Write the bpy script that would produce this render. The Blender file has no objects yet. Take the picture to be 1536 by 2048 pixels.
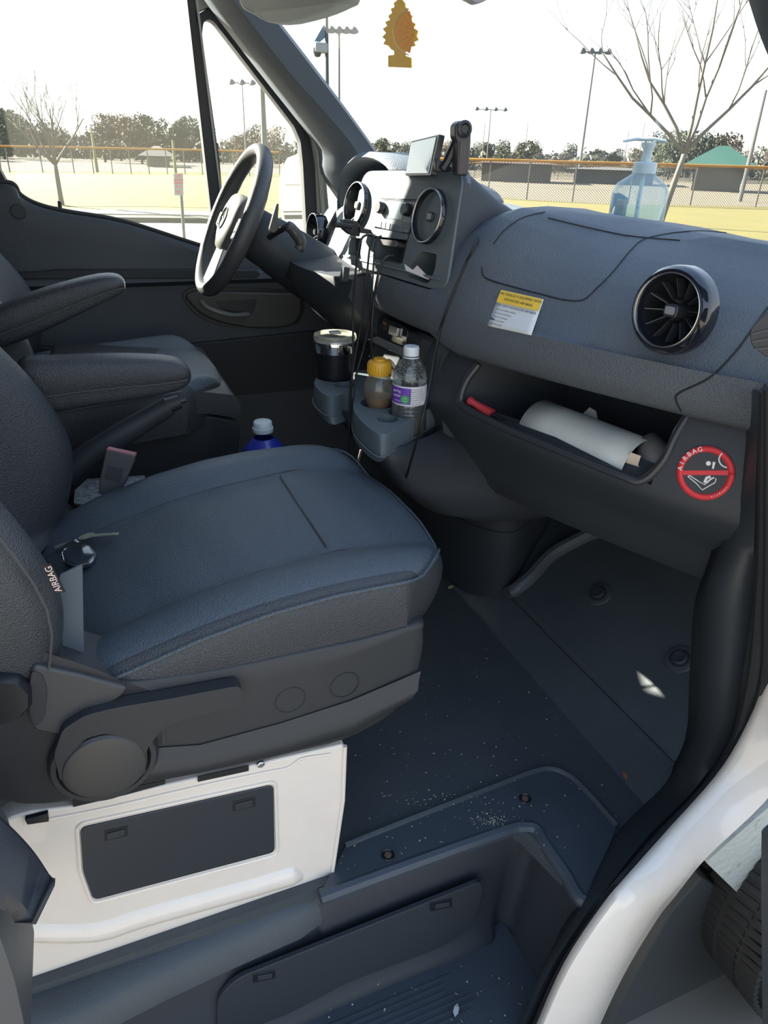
import bpy, bmesh, random
from math import *
from mathutils import Vector, Matrix

# ------------------------------------------------------------------ camera, sky, sun, exposure
SC = bpy.context.scene
COL = SC.collection
PSI, TH, RHO, FPX, CAMZ = radians(23), radians(27), radians(1.8), 1400.0, 1.75
VF = Vector((sin(PSI)*cos(TH), cos(PSI)*cos(TH), -sin(TH)))
VR0 = Vector((cos(PSI), -sin(PSI), 0)); VU0 = VR0.cross(VF)
VR = cos(RHO)*VR0 + sin(RHO)*VU0; VU = -sin(RHO)*VR0 + cos(RHO)*VU0
CAM = Vector((0, 0, CAMZ))
cd = bpy.data.cameras.new('camera'); cd.sensor_fit = 'VERTICAL'; cd.sensor_height = 36.0
cd.lens = FPX/2048*36.0; cd.clip_start = 0.02; cd.clip_end = 2000
co = bpy.data.objects.new('camera', cd); COL.objects.link(co)
m3 = Matrix((VR, VU, -VF)).transposed()
co.matrix_world = Matrix.Translation(CAM) @ m3.to_4x4()
SC.camera = co
SC.view_settings.view_transform = 'Standard'; SC.view_settings.look = 'None'
SC.view_settings.exposure = 1.05; SC.view_settings.gamma = 1.0
SC.view_settings.use_curve_mapping = False

w = bpy.data.worlds.new('sky'); SC.world = w; w.use_nodes = True
nt = w.node_tree; bg = nt.nodes['Background']
tc = nt.nodes.new('ShaderNodeTexCoord'); sx = nt.nodes.new('ShaderNodeSeparateXYZ')
rp = nt.nodes.new('ShaderNodeValToRGB')
nt.links.new(tc.outputs['Generated'], sx.inputs[0]); nt.links.new(sx.outputs['Z'], rp.inputs[0])
nt.links.new(rp.outputs[0], bg.inputs['Color'])
cr = rp.color_ramp; cr.elements[0].position = 0.0; cr.elements[0].color = (.90, .91, .84, 1)
cr.elements[1].position = 1.0; cr.elements[1].color = (.30, .46, .76, 1)
e = cr.elements.new(0.12); e.color = (.80, .86, .88, 1)
e = cr.elements.new(0.4); e.color = (.55, .70, .92, 1)
bg.inputs['Strength'].default_value = 1.0
SUN_DIR = Vector((-.62, .80, .50)).normalized()       # towards the sun
sd = bpy.data.lights.new('sun', 'SUN'); sd.energy = 20.0; sd.angle = radians(.6); sd.color = (1, .93, .80)
so = bpy.data.objects.new('sun', sd); COL.objects.link(so)
so.rotation_euler = SUN_DIR.to_track_quat('Z', 'Y').to_euler(); so.location = (-6, 8, 9)

# ------------------------------------------------------------------ helpers
def ray(x, y): return VF + (x-768)/FPX*VR - (y-1024)/FPX*VU
def P(x, y, X=None, Y=None, Z=None):
    d = ray(x, y)
    t = X/d.x if X is not None else (Y/d.y if Y is not None else (Z-CAMZ)/d.z)
    return CAM + t*d
def PL(x, y, pl, off=0.0):
    p0, n = pl
    d = ray(x, y); q = p0 + n*off
    return CAM + d*((q-CAM).dot(n)/d.dot(n))
def YP(v): return (Vector((0, v, 0)), Vector((0, -1, 0)))
def interp(t, x):
    if x <= t[0][0]: return t[0][1]
    for (a, b), (c, d) in zip(t, t[1:]):
        if x <= c: 
            u = (x-a)/(c-a); return b+(d-b)*u
    return t[-1][1]
def sinterp(t, x):
    # smooth (Catmull-Rom) interpolation of tabulated values
    n = len(t)
    if x <= t[0][0]: return t[0][1]
    if x >= t[-1][0]: return t[-1][1]
    for i in range(n-1):
        if x <= t[i+1][0]: break
    x0, y0 = t[i]; x1, y1 = t[i+1]; h = x1-x0
    m0 = (y1-t[i-1][1])/(x1-t[i-1][0]) if i > 0 else (y1-y0)/h
    m1 = (t[i+2][1]-y0)/(t[i+2][0]-x0) if i+2 < n else (y1-y0)/h
    u = (x-x0)/h
    return (2*u**3-3*u*u+1)*y0+(u**3-2*u*u+u)*h*m0+(-2*u**3+3*u*u)*y1+(u**3-u*u)*h*m1

MATS = {}
def mat(name, color, rough=.5, metal=0.0, spec=.5, bump=None, var=None, dirt=None, coat=0.0, alpha=None, emit=None, sheen=0):
    """bump = (scale, strength, distance); var = (scale, amount, color2); dirt = (scale, threshold, color)"""
    if name in MATS: return MATS[name]
    m = bpy.data.materials.new(name); m.use_nodes = True; t = m.node_tree
    b = t.nodes['Principled BSDF']; L = t.links.new
    b.inputs['Base Color'].default_value = (*color, 1); b.inputs['Roughness'].default_value = rough
    b.inputs['Metallic'].default_value = metal; b.inputs['Specular IOR Level'].default_value = spec
    b.inputs['Coat Weight'].default_value = coat
    if emit: b.inputs['Emission Color'].default_value = (*emit[0], 1); b.inputs['Emission Strength'].default_value = emit[1]
    tc = t.nodes.new('ShaderNodeTexCoord')
    last = None
    if var:
        n = t.nodes.new('ShaderNodeTexNoise'); n.inputs['Scale'].default_value = var[0]; n.inputs['Detail'].default_value = 6
        n.inputs['Roughness'].default_value = .65
        L(tc.outputs['Object'], n.inputs['Vector'])
        mx = t.nodes.new('ShaderNodeMix'); mx.data_type = 'RGBA'
        r = t.nodes.new('ShaderNodeMapRange'); r.inputs['From Min'].default_value = .35; r.inputs['From Max'].default_value = .7
        r.inputs['To Max'].default_value = var[1]
        L(n.outputs['Fac'], r.inputs['Value']); L(r.outputs[0], mx.inputs['Factor'])
        mx.inputs[6].default_value = (*color, 1); mx.inputs[7].default_value = (*var[2], 1)
        last = mx.outputs[2]; L(last, b.inputs['Base Color'])
    if dirt:
        n = t.nodes.new('ShaderNodeTexNoise'); n.inputs['Scale'].default_value = dirt[0]; n.inputs['Detail'].default_value = 10
        n.inputs['Roughness'].default_value = .8
        L(tc.outputs['Object'], n.inputs['Vector'])
        r = t.nodes.new('ShaderNodeMapRange'); r.inputs['From Min'].default_value = dirt[1]; r.inputs['From Max'].default_value = dirt[1]+.12
        L(n.outputs['Fac'], r.inputs['Value'])
        mx = t.nodes.new('ShaderNodeMix'); mx.data_type = 'RGBA'
        L(r.outputs[0], mx.inputs['Factor'])
        if last: L(last, mx.inputs[6])
        else: mx.inputs[6].default_value = (*color, 1)
        mx.inputs[7].default_value = (*dirt[2], 1); L(mx.outputs[2], b.inputs['Base Color'])
    if bump:
        v = t.nodes.new('ShaderNodeTexVoronoi'); v.inputs['Scale'].default_value = bump[0]
        n = t.nodes.new('ShaderNodeTexNoise'); n.inputs['Scale'].default_value = bump[0]*.6; n.inputs['Detail'].default_value = 3
        L(tc.outputs['Object'], v.inputs['Vector']); L(tc.outputs['Object'], n.inputs['Vector'])
        ad = t.nodes.new('ShaderNodeMath'); ad.operation = 'ADD'
        L(v.outputs['Distance'], ad.inputs[0]); L(n.outputs['Fac'], ad.inputs[1])
        bp = t.nodes.new('ShaderNodeBump'); bp.inputs['Strength'].default_value = bump[1]; bp.inputs['Distance'].default_value = bump[2]
        L(ad.outputs[0], bp.inputs['Height']); L(bp.outputs[0], b.inputs['Normal'])
    MATS[name] = m
    return m
def glassy(name, tint=(1, 1, 1), refl=.06, rough=.02, body=None):
    """see-through thin glass / clear plastic: mostly transparent, a Fresnel share of reflection, some diffuse body"""
    if name in MATS: return MATS[name]
    m = bpy.data.materials.new(name); m.use_nodes = True; t = m.node_tree; t.nodes.clear(); L = t.links.new
    o = t.nodes.new('ShaderNodeOutputMaterial'); tr = t.nodes.new('ShaderNodeBsdfTransparent'); tr.inputs[0].default_value = (*tint, 1)
    gl = t.nodes.new('ShaderNodeBsdfGlossy'); gl.inputs['Roughness'].default_value = rough
    fr = t.nodes.new('ShaderNodeLayerWeight'); fr.inputs['Blend'].default_value = .25
    mr = t.nodes.new('ShaderNodeMapRange'); mr.inputs['To Min'].default_value = refl*.5; mr.inputs['To Max'].default_value = min(1, refl*6)
    L(fr.outputs['Fresnel'], mr.inputs['Value'])
    a = t.nodes.new('ShaderNodeMixShader'); L(mr.outputs[0], a.inputs[0]); L(tr.outputs[0], a.inputs[1]); L(gl.outputs[0], a.inputs[2])
    out = a
    if body:
        df = t.nodes.new('ShaderNodeBsdfDiffuse'); df.inputs[0].default_value = (*body[0], 1)
        tl = t.nodes.new('ShaderNodeBsdfTranslucent'); tl.inputs[0].default_value = (*body[0], 1)
        c = t.nodes.new('ShaderNodeMixShader'); c.inputs[0].default_value = .5; L(df.outputs[0], c.inputs[1]); L(tl.outputs[0], c.inputs[2])
        b2 = t.nodes.new('ShaderNodeMixShader'); b2.inputs[0].default_value = body[1]
        L(a.outputs[0], b2.inputs[1]); L(c.outputs[0], b2.inputs[2]); out = b2
    L(out.outputs[0], o.inputs[0]); MATS[name] = m
    return m

def tag(o, label=None, cat=None, group=None, kind=None):
    if label: o['label'] = label
    if cat: o['category'] = cat
    if group: o['group'] = group
    if kind: o['kind'] = kind
    return o
def empty(name, loc, label, cat, group=None, kind=None):
    o = bpy.data.objects.new(name, None); o.empty_display_size = .05; COL.objects.link(o); o.location = loc
    return tag(o, label, cat, group, kind)
def setparent(o, p):
    o.parent = p
    o.matrix_parent_inverse = Matrix.Translation(-p.location) if p.parent is None else \
        (p.parent_world if False else Matrix.Translation(-WL(p)))
def WL(o):
    l = Vector(o.location)
    return l
def obj(name, verts, faces, m, parent=None, smooth=35, bevel=0, seg=2, sub=0, solid=0, center=True, label=None, recalc=True):
    verts = [Vector(v) for v in verts]
    me = bpy.data.meshes.new(name)
    c = Vector((0, 0, 0))
    if center and verts:
        c = Vector([(min(v[i] for v in verts)+max(v[i] for v in verts))/2 for i in range(3)])
    me.from_pydata([v-c for v in verts], [], faces)
    if recalc:
        bm = bmesh.new(); bm.from_mesh(me); bmesh.ops.recalc_face_normals(bm, faces=bm.faces); bm.to_mesh(me); bm.free()
    me.materials.append(m)
    if smooth:
        me.shade_smooth()
        if smooth < 180: me.set_sharp_from_angle(angle=radians(smooth))
    o = bpy.data.objects.new(name, me); COL.objects.link(o); o.location = c
    if parent is not None: setparent(o, parent)
    if solid:
        s = o.modifiers.new('solid', 'SOLIDIFY'); s.thickness = solid; s.offset = -1
    if bevel:
        b = o.modifiers.new('bevel', 'BEVEL'); b.width = bevel; b.segments = seg; b.limit_method = 'ANGLE'; b.angle_limit = radians(35)
        if smooth: 
            b.harden_normals = False
    if sub:
        s = o.modifiers.new('sub', 'SUBSURF'); s.levels = sub; s.render_levels = sub
    if label: o['label'] = label
    return o
class MB:
    """collects pieces of one part"""
    def __init__(s): s.v = []; s.f = []
    def add(s, v, f):
        n = len(s.v); s.v += [Vector(a) for a in v]; s.f += [tuple(i+n for i in q) for q in f]; return s
    def prism(s, pts, vec):
        n = len(pts); vec = Vector(vec); pts = [Vector(p) for p in pts]
        return s.add(pts+[p+vec for p in pts], [tuple(range(n)), tuple(range(2*n-1, n-1, -1))]+[(i, (i+1) % n, n+(i+1) % n, n+i) for i in range(n)])
    def box(s, c, d, rz=0):
        v = []
        for x in (-1, 1):
            for y in (-1, 1):
                for z in (-1, 1):
                    q = Vector((x*d[0]/2, y*d[1]/2, z*d[2]/2))
                    if rz: q.rotate(Matrix.Rotation(rz, 3, 'Z'))
                    v.append(Vector(c)+q)
        return s.add(v, [(0, 1, 3, 2), (4, 6, 7, 5), (0, 4, 5, 1), (2, 3, 7, 6), (0, 2, 6, 4), (1, 5, 7, 3)])
    def tube(s, pts, r, n=8, closed=False, flat=1.0):
        pts = [Vector(p) for p in pts]; k = len(pts); rr = r if isinstance(r, (list, tuple)) else [r]*k
        rows = []; up = None
        for i, p in enumerate(pts):
            a = pts[(i-1) % k] if closed or i > 0 else p; b = pts[(i+1) % k] if closed or i < k-1 else p
            t = (b-a)
            if t.length < 1e-9: t = Vector((0, 0, 1))
            t.normalize()
            if up is None:
                up = Vector((0, 0, 1)) if abs(t.z) < .9 else Vector((1, 0, 0))
            up = up - t*up.dot(t)
            if up.length < 1e-6: up = t.orthogonal()
            up.normalize(); sd = t.cross(up)
            rows.append([p+(up*cos(2*pi*j/n)*flat+sd*sin(2*pi*j/n))*rr[i] for j in range(n)])
        v = [q for r_ in rows for q in r_]; f = []
        for i in range(k if closed else k-1):
            for j in range(n):
                a, b = i*n, ((i+1) % k)*n
                f.append((a+j, a+(j+1) % n, b+(j+1) % n, b+j))
        if not closed: f += [tuple(range(n-1, -1, -1)), tuple((k-1)*n+j for j in range(n))]
        return s.add(v, f)
    def lathe(s, prof, c, ax=(0, 0, 1), n=32, xs=None, arc=None, cap=True):
        """prof: (r, h) pairs along the axis ax from point c"""
        ax = Vector(ax).normalized(); u = Vector(xs).normalized() if xs else ax.orthogonal().normalized()
        u = (u-ax*u.dot(ax)).normalized(); w_ = ax.cross(u); c = Vector(c)
        v = [c+ax*h+(u*cos(2*pi*j/n)+w_*sin(2*pi*j/n))*max(r, 1e-4) for r, h in prof for j in range(n)]
        f = [(i*n+j, i*n+(j+1) % n, (i+1)*n+(j+1) % n, (i+1)*n+j) for i in range(len(prof)-1) for j in range(n)]
        if cap: f += [tuple(range(n-1, -1, -1)), tuple((len(prof)-1)*n+j for j in range(n))]
        return s.add(v, f)
    def grid(s, rows, closed=False, cap=False):
        n = len(rows[0]); k = len(rows); v = [q for r in rows for q in r]; f = []
        for i in range(k-1):
            for j in range(n if closed else n-1):
                f.append((i*n+j, i*n+(j+1) % n, (i+1)*n+(j+1) % n, (i+1)*n+j))
        if cap: f += [tuple(range(n-1, -1, -1)), tuple((k-1)*n+j for j in range(n))]
        return s.add(v, f)
    def torus(s, c, ax, R, r, n=48, m=12, xs=None, sq=1.0):
        ax = Vector(ax).normalized(); u = Vector(xs).normalized() if xs else ax.orthogonal().normalized(); w_ = ax.cross(u); c = Vector(c)
        rows = []
        for i in range(n):
            a = 2*pi*i/n; d = u*cos(a)+w_*sin(a)
            rows.append([c+d*(R+r*cos(2*pi*j/m))+ax*(r*sq*sin(2*pi*j/m)) for j in range(m)])
        rows.append(rows[0]); return s.grid(rows, closed=True)
    def ball(s, c, r, n=12, m=8):
        rx, ry, rz = r if isinstance(r, (tuple, list)) else (r, r, r); c = Vector(c)
        rows = [[c+Vector((rx*sin(pi*i/m)*cos(2*pi*j/n), ry*sin(pi*i/m)*sin(2*pi*j/n), rz*cos(pi*i/m))) for j in range(n)] for i in range(m+1)]
        return s.grid(rows, closed=True)
    def build(s, name, m, parent=None, **k): return obj(name, s.v, s.f, m, parent, **k)
def rounded(pts, r, seg=5):
    """round the corners of a planar 3-D polygon"""
    pts = [Vector(p) for p in pts]; out = []; n = len(pts)
    for i, p in enumerate(pts):
        rr = r[i] if isinstance(r, (list, tuple)) else r
        a = pts[i-1]-p; b = pts[(i+1) % n]-p
        if rr <= 0: out.append(p); continue
        d = min(rr, a.length*.48, b.length*.48)
        A = p+a.normalized()*d; B = p+b.normalized()*d
        for k in range(seg+1):
            t = k/seg; out.append(A*(1-t)**2+p*2*t*(1-t)+B*t*t)
    return out
def smoothpath(pts, n=6, closed=False):
    pts = [Vector(p) for p in pts]; k = len(pts); out = []
    rng = range(k if closed else k-1)
    for i in rng:
        p1, p2 = pts[i], pts[(i+1) % k]
        p0 = pts[i-1] if (i > 0 or closed) else p1*2-p2
        p3 = pts[(i+2) % k] if (i+2 < k or closed) else p2*2-p1
        for j in range(n):
            t = j/n
            out.append(.5*((2*p1)+(p2-p0)*t+(2*p0-5*p1+4*p2-p3)*t*t+(3*p1-p0-3*p2+p3)*t**3))
    if not closed: out.append(pts[-1])
    return out
def slab(name, px, pl, t0, t1, m, parent=None, r=.004, bevel=.001, **k):
    """a plate whose outline is seen at pixels px on plane pl, from offset t0 to t1 along the plane's normal"""
    n = pl[1]; pts = rounded([PL(x, y, pl, 0) for x, y in px], r)
    return MB().prism([p+n*t0 for p in pts], n*(t1-t0)).build(name, m, parent, bevel=bevel, **k)
def cut(o, *cutters):
    for c in cutters:
        b = o.modifiers.new('cut', 'BOOLEAN'); b.object = c; b.operation = 'DIFFERENCE'; b.solver = 'EXACT'
        bpy.context.view_layer.update(); dg = bpy.context.evaluated_depsgraph_get()
        me = bpy.data.meshes.new_from_object(o.evaluated_get(dg)); o.modifiers.clear(); o.data = me
        bpy.data.objects.remove(c)
    o.data.shade_smooth(); o.data.set_sharp_from_angle(angle=radians(35))
def text(name, s, size, loc, xdir, ydir, m, parent=None, depth=.0002, align='CENTER', label=None):
    cu = bpy.data.curves.new(name, 'FONT'); cu.body = s; cu.size = size; cu.extrude = depth; cu.align_x = align; cu.align_y = 'CENTER'
    t = bpy.data.objects.new(name, cu); COL.objects.link(t); bpy.context.view_layer.update()
    me = bpy.data.meshes.new_from_object(t.evaluated_get(bpy.context.evaluated_depsgraph_get())); bpy.data.objects.remove(t)
    me.materials.clear(); me.materials.append(m)
    xd = Vector(xdir).normalized(); zd = xd.cross(Vector(ydir)).normalized(); yd = zd.cross(xd)
    M = Matrix((xd, yd, zd)).transposed()
    me.transform(M.to_4x4())
    o = bpy.data.objects.new(name, me); COL.objects.link(o); o.location = Vector(loc)
    if parent is not None: setparent(o, parent)
    if label: o['label'] = label
    return o
def hit(px, py, o):
    """the point of an unrotated mesh object seen at a pixel, and its normal"""
    bpy.context.view_layer.update(); l = o.matrix_world.translation
    ok, q, n, _ = o.ray_cast(CAM-l, ray(px, py).normalized())
    return (q+l, n) if ok else (None, None)
def copy_tree(o, parent=None):
    c = o.copy(); COL.objects.link(c)
    if parent is not None: c.parent = parent
    for ch in list(o.children): copy_tree(ch, c)
    return c

# ------------------------------------------------------------------ materials
PLA = mat('charcoal_plastic', (.027, .032, .039), .55, spec=.5, bump=(900, .25, .0006))
PLAP = mat('smooth_charcoal_plastic', (.030, .034, .040), .38)
PAD = mat('dash_skin', (.088, .104, .122), .50, spec=.55, bump=(620, .85, .0010))
STACK = mat('stack_plastic', (.105, .130, .142), .5, bump=(900, .15, .0004))
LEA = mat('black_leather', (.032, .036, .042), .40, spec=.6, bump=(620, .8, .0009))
LEA_LIT = mat('black_leather_lit', (.062, .080, .098), .40, spec=.7, bump=(620, .8, .0009))  # brighter, bluer copy of the black leather; light on cushion tops put into colour
RUB = mat('floor_vinyl', (.046, .056, .064), .50, spec=.5, bump=(500, .45, .0007), var=(7, .5, (.070, .080, .084)), dirt=(26, .70, (.16, .16, .14)))
STEPM = mat('step_plate', (.040, .050, .064), .42, spec=.5, bump=(240, .25, .0006), var=(9, .65, (.055, .068, .082)), dirt=(40, .70, (.26, .26, .24)))
SHIELD = mat('seat_shield_plastic', (.027, .029, .032), .48, bump=(1100, .4, .0006))
WHITE = mat('white_paint', (.78, .71, .63), .16, spec=.5, coat=.5, var=(12, .35, (.66, .59, .50)), dirt=(22, .76, (.22, .19, .14)))
DK = mat('deep_black_plastic', (.012, .014, .017), .35)
GLB = mat('gloss_black', (.010, .012, .018), .08, coat=.6)
BLK = mat('soft_black', (.008, .009, .011), .7)
RUBBER = mat('black_rubber', (.018, .019, .021), .6)
CHR = mat('chrome', (.75, .75, .75), .12, metal=1)
SIL = mat('satin_silver', (.55, .55, .55), .3, metal=1)
DOORM = mat('door_panel_plastic', (.040, .049, .060), .55, bump=(700, .3, .0006))
BEI = mat('pillar_grey_beige', (.22, .21, .18), .6, bump=(600, .2, .0004))
GLS = glassy('window_glass', (.97, .985, .975), .02, .02, ((.85, .84, .72), .018))
# ================================================================== THE VAN'S SHELL (structure)
ZF = .65                                                    # cab floor height
FLP = (Vector((0, 0, ZF)), Vector((0, 0, 1)))
# floor
mb = MB()
fl = rounded([(-.75, .735, ZF), (.595, .735, ZF), (.625, .60, ZF), (.70, .60, ZF), (.862, .60, ZF), (.862, 2.32, ZF), (-.75, 2.32, ZF)], [0, .03, .02, 0, 0, 0, 0])
mb.prism(fl, (0, 0, -.04))
floor = mb.build('floor', RUB, smooth=30); tag(floor, kind='structure')
# sloping front part of the floor up to the seam, then the toe board
def lat(xz, y0=.58, y1=2.32):
    return [[Vector((x, y, z)) for x, z in xz] for y in (y0, (y0+y1)/2, y1)]
rise = MB().grid(lat([(.845, ZF-.03), (.85, ZF+.0), (.862, ZF+.006), (.885, ZF+.020), (.925, ZF+.045), (.935, ZF+.049), (.935, ZF-.03)]), closed=True, cap=True)
o = rise.build('trim_1', RUB, smooth=60); tag(o, kind='structure')
toe = MB().grid(lat([(.940, ZF-.03), (.940, ZF+.052), (.952, ZF+.060), (1.15, ZF+.19), (1.32, ZF+.34), (1.45, ZF+.50), (1.5, ZF+.5), (1.5, ZF-.03)]), closed=True, cap=True)
toe_board = toe.build('wall_front', RUB, smooth=60); tag(toe_board, kind='structure')
TOE = (Vector((.952, 0, ZF+.060)), Vector((-.13, 0, .198)).normalized())
for x, y in ((1197, 1188), (1360, 1318)):
    c = PL(x, y, TOE, .004); n = TOE[1]
    e = empty('floor_clip', c, 'round black floor clip on the toe board, %s' % ('the one further from the door opening' if x < 1300 else 'the one nearest the door opening'), 'clip', 'floor clips on the toe board')
    MB().lathe([(.032, -.004), (.031, .002), (.022, .003), (.020, -.001)], c, n).build('washer', RUB, e)
    MB().lathe([(.017, -.006), (.017, .008), (.014, .010), (.005, .009)], c, n, n=20).build('cap', PLA, e)
# side wall of the tunnel and the centre console foot
bead = smoothpath([P(x, y, Z=ZF+.03) for x, y in ((822, 1050), (845, 1092), (890, 1135), (950, 1170), (1008, 1188))], 6)
bead += smoothpath([PL(x, y, TOE, .012) for x, y in ((1030, 1180), (1060, 1155), (1100, 1112), (1150, 1082), (1200, 1063), (1290, 1062))], 6)
o = MB().tube(bead, .020, 10).build('trim_2', mat('bead_rubber', (.065, .072, .078), .5)); tag(o, kind='structure')
# step well: ledge, inner wall with hatch, front wall, tread
ledge = MB()
lip_px = [(640, 1792), (800, 1733), (1000, 1662), (1045, 1652), (1075, 1658), (1095, 1690), (1135, 1748), (1165, 1797), (1185, 1790)]
lip = [P(x, y, Z=ZF) for x, y in lip_px]
outer = [P(x, y, Z=ZF+.008) for x, y in [(690, 1690), (850, 1626), (1000, 1568), (1060, 1545), (1100, 1537), (1140, 1552), (1180, 1590), (1235, 1652)]]
plate = MB().prism([Vector((p.x, p.y, ZF-.02)) for p in smoothpath(lip, 4)]+[Vector((p.x, p.y, ZF-.02)) for p in reversed(smoothpath(outer, 4))], (0, 0, .028))
o = plate.build('trim_3', STEPM, smooth=30, bevel=.004); tag(o, kind='structure')
o = MB().tube(smoothpath(outer, 5), .006, 8).build('trim_4', RUB); tag(o, kind='structure')
lipr = smoothpath([p+Vector((0, 0, -.004)) for p in lip], 6)
o = MB().tube(lipr, .014, 10).build('trim_5', STEPM); tag(o, kind='structure')
for x, y in ((776, 1710), (1050, 1597)):
    c = P(x, y, Z=ZF+.009)
    e = empty('floor_screw', c, 'rusty recessed screw in the step plate, %s' % ('nearer the white seat box' if x < 900 else 'nearer the door pillar'), 'screw', 'screws in the step plate')
    MB().lathe([(.012, 0), (.011, .002), (.008, -.001), (.001, -.001)], c, n=20).build('screw_ring', DK, e)
    MB().lathe([(.007, 0), (.006, .0025), (.001, .003)], c, n=6).build('screw_head', mat('rust', (.10, .06, .045), .8), e)
ZT = ZF-.285                                                # step tread
WY = .722
wall = MB()
rows = []
for z, dy in ((ZF-.015, .012), (ZF-.03, 0), (ZF-.12, -.004), (ZT+.04, -.01), (ZT+.01, -.03), (ZT-.02, -.05)):
    pl = [(-.75, WY-.010), (-.2, WY-.008), (.1, WY-.004)]+[(p.x+.004, p.y+.004) for p in lip[:-1]]
    pp = smoothpath([Vector((x, y+(dy if i < 6 else 0), z)) for i, (x, y) in enumerate(pl)], 4)
    for q in pp:
        if q.x < .2 and z > ZF-.1: q.y += .03
        if q.x > .55: q.x -= (ZF-z)*.10*min(1, (q.x-.55)/.05)
    rows.append(pp)
wall.grid(rows)
o = wall.build('wall_step', PLA, smooth=60, solid=.01); tag(o, kind='structure')
tread = MB().prism([Vector((-.75, .25, ZT-.03)), Vector((.60, .25, ZT-.03)), Vector((.60, .72, ZT-.03)), Vector((-.75, .72, ZT-.03))], (0, 0, .03))
for k in range(26):
    y = .665-k*.0115
    tread.box((.14-.0*k, y, ZT+.001), (.62-.05*sin(k), .005, .003))
o = tread.build('trim_6', STEPM); tag(o, kind='structure')
# ledge below the seat box (folds down into the step well)
lg = MB()
rows = []
for X, yf in ((-.75, .66), (-.4, .67), (-.16, .69), (-.05, .705), (.06, .715), (.172, .722), (.215, .735)):
    rows.append([Vector((X, 1.3, ZF-.01)), Vector((X, .77, ZF-.01)), Vector((X, yf+.03, ZF-.018)), Vector((X, yf+.008, ZF-.026)), Vector((X, yf-.006, ZF-.040)), Vector((X, yf-.014, ZF-.075)), Vector((X, yf+.01, ZF-.08)), Vector((X, 1.3, ZF-.06))])
o = lg.grid(rows, closed=True, cap=True).build('trim_7', RUB, smooth=60); tag(o, kind='structure')
WYP = YP(WY-.020)
hatch = slab('step_hatch', [(432, 2100), (435, 1995), (470, 1955), (960, 1760), (965, 1775), (950, 1830), (930, 1862), (880, 1893), (700, 1960)], WYP, -.006, .003, PLA, r=.02, bevel=.001)
tag(hatch, 'black plastic access hatch in the wall of the door step', 'hatch')
for x, y in ((527, 1948), (880, 1806)):
    w_, h_ = 22, 9
    slab('latch', [(x-w_, y-h_+5), (x+w_, y-h_-4), (x+w_, y+h_-5), (x-w_, y+h_+4)], WYP, .001, .0045, DK, hatch, r=.001)
    slab('latch', [(x-w_+10, y-h_+7), (x+w_-6, y-h_+2), (x+w_-6, y+h_-8), (x-w_+10, y+h_-2)], WYP, .004, .006, PLA, hatch, r=.001)
# door aperture: black inner trim, rubber seal, white body pillar and sill
tin = [(1500, 780), (1493, 860), (1475, 960), (1442, 1090), (1412, 1180), (1400, 1330), (1388, 1470), (1330, 1570), (1240, 1660), (1195, 1740), (1165, 1810), (1090, 1930), (1030, 2060), (1000, 2150)]
tmid = [(1518, 780), (1516, 860), (1512, 960), (1508, 1090), (1500, 1180), (1480, 1330), (1455, 1470), (1392, 1575), (1300, 1668), (1230, 1755), (1190, 1815), (1115, 1930), (1055, 2060), (1020, 2150)]
tout = [(1545, 780), (1546, 860), (1546, 960), (1546, 1090), (1544, 1220), (1540, 1370), (1497, 1470), (1442, 1560), (1340, 1672), (1265, 1755), (1215, 1815), (1140, 1930), (1083, 2060), (1045, 2150)]
YA = lambda y: sinterp([(780, .66), (1470, .662), (1570, .672), (1660, .637), (1740, .586), (1810, .545), (1930, .532), (2150, .53)], y)
YB = lambda y: sinterp([(780, .60), (1470, .60), (1575, .612), (1668, .588), (1755, .550), (1815, .526), (1930, .52), (2150, .52)], y)
YO = lambda y: sinterp([(780, .545), (1480, .545), (1672, .535), (1815, .51), (2150, .505)], y)
A = smoothpath([P(x, y, Y=YA(y)) for x, y in tin], 4)
B = smoothpath([P(x, y, Y=YB(y)) for x, y in tmid], 4)
Cc = smoothpath([P(x, y, Y=YO(y)) for x, y in tout], 4)
rows = [[a+(Vector((.06, .04, 0)) if a.z < .6 else Vector((.02, .03, -.05))), a+Vector((.012, .008, -.008)), a, a.lerp(b, .5)+Vector((-.012, -.01, .004)), b, b+Vector((.012, 0, -.01)), c+Vector((.008, .02, 0)), c] for a, b, c in zip(A, B, Cc)]
TRIMM = mat('aperture_trim', (.030, .036, .042), .42)
o = MB().grid(rows).build('trim_8', TRIMM, smooth=60, solid=.006); tag(o, kind='structure')
o = MB().tube([b.lerp(c, .35)+Vector((-.006, -.012, .004)) for b, c in zip(B, Cc)], .011, 10).build('trim_9', RUBBER); tag(o, kind='structure')
o = MB().tube([b.lerp(c, .78)+Vector((-.004, -.006, .004)) for b, c in zip(B, Cc)], .009, 10).build('trim_10', RUBBER); tag(o, kind='structure')
win = [(1580, 1230), (1542, 1372), (1498, 1474), (1442, 1563), (1338, 1680), (1263, 1765), (1213, 1825), (1137, 1940), (1080, 2065), (1040, 2160)]
wout = [(1640, 1250), (1600, 1400), (1575, 1540), (1536, 1608), (1420, 1715), (1360, 1790), (1325, 1835), (1258, 1950), (1205, 2065), (1170, 2160)]
A = smoothpath([P(x, y, Y=YO(y)-.008-.016*max(0, min(1, (y-1600)/150))) for x, y in win], 4); B = smoothpath([P(x, y, Y=.485) for x, y in wout], 4)
rows = []
for a, b in zip(A, B):
    d = b-a
    rows.append([a+Vector((0, .012, 0)), a, a+d*.12+Vector((0, -.012, 0)), a+d*.5+Vector((0, -.012, 0)), a+d*.84+Vector((0, -.006, 0)), a+d*.93+Vector((0, .004, 0)), a+d*.965+Vector((0, .02, 0)), a+d*1.0+Vector((0, .010, 0)), a+d*1.03+Vector((0, .03, 0)), a+d*1.03+Vector((.01, .045, 0))])
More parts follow.
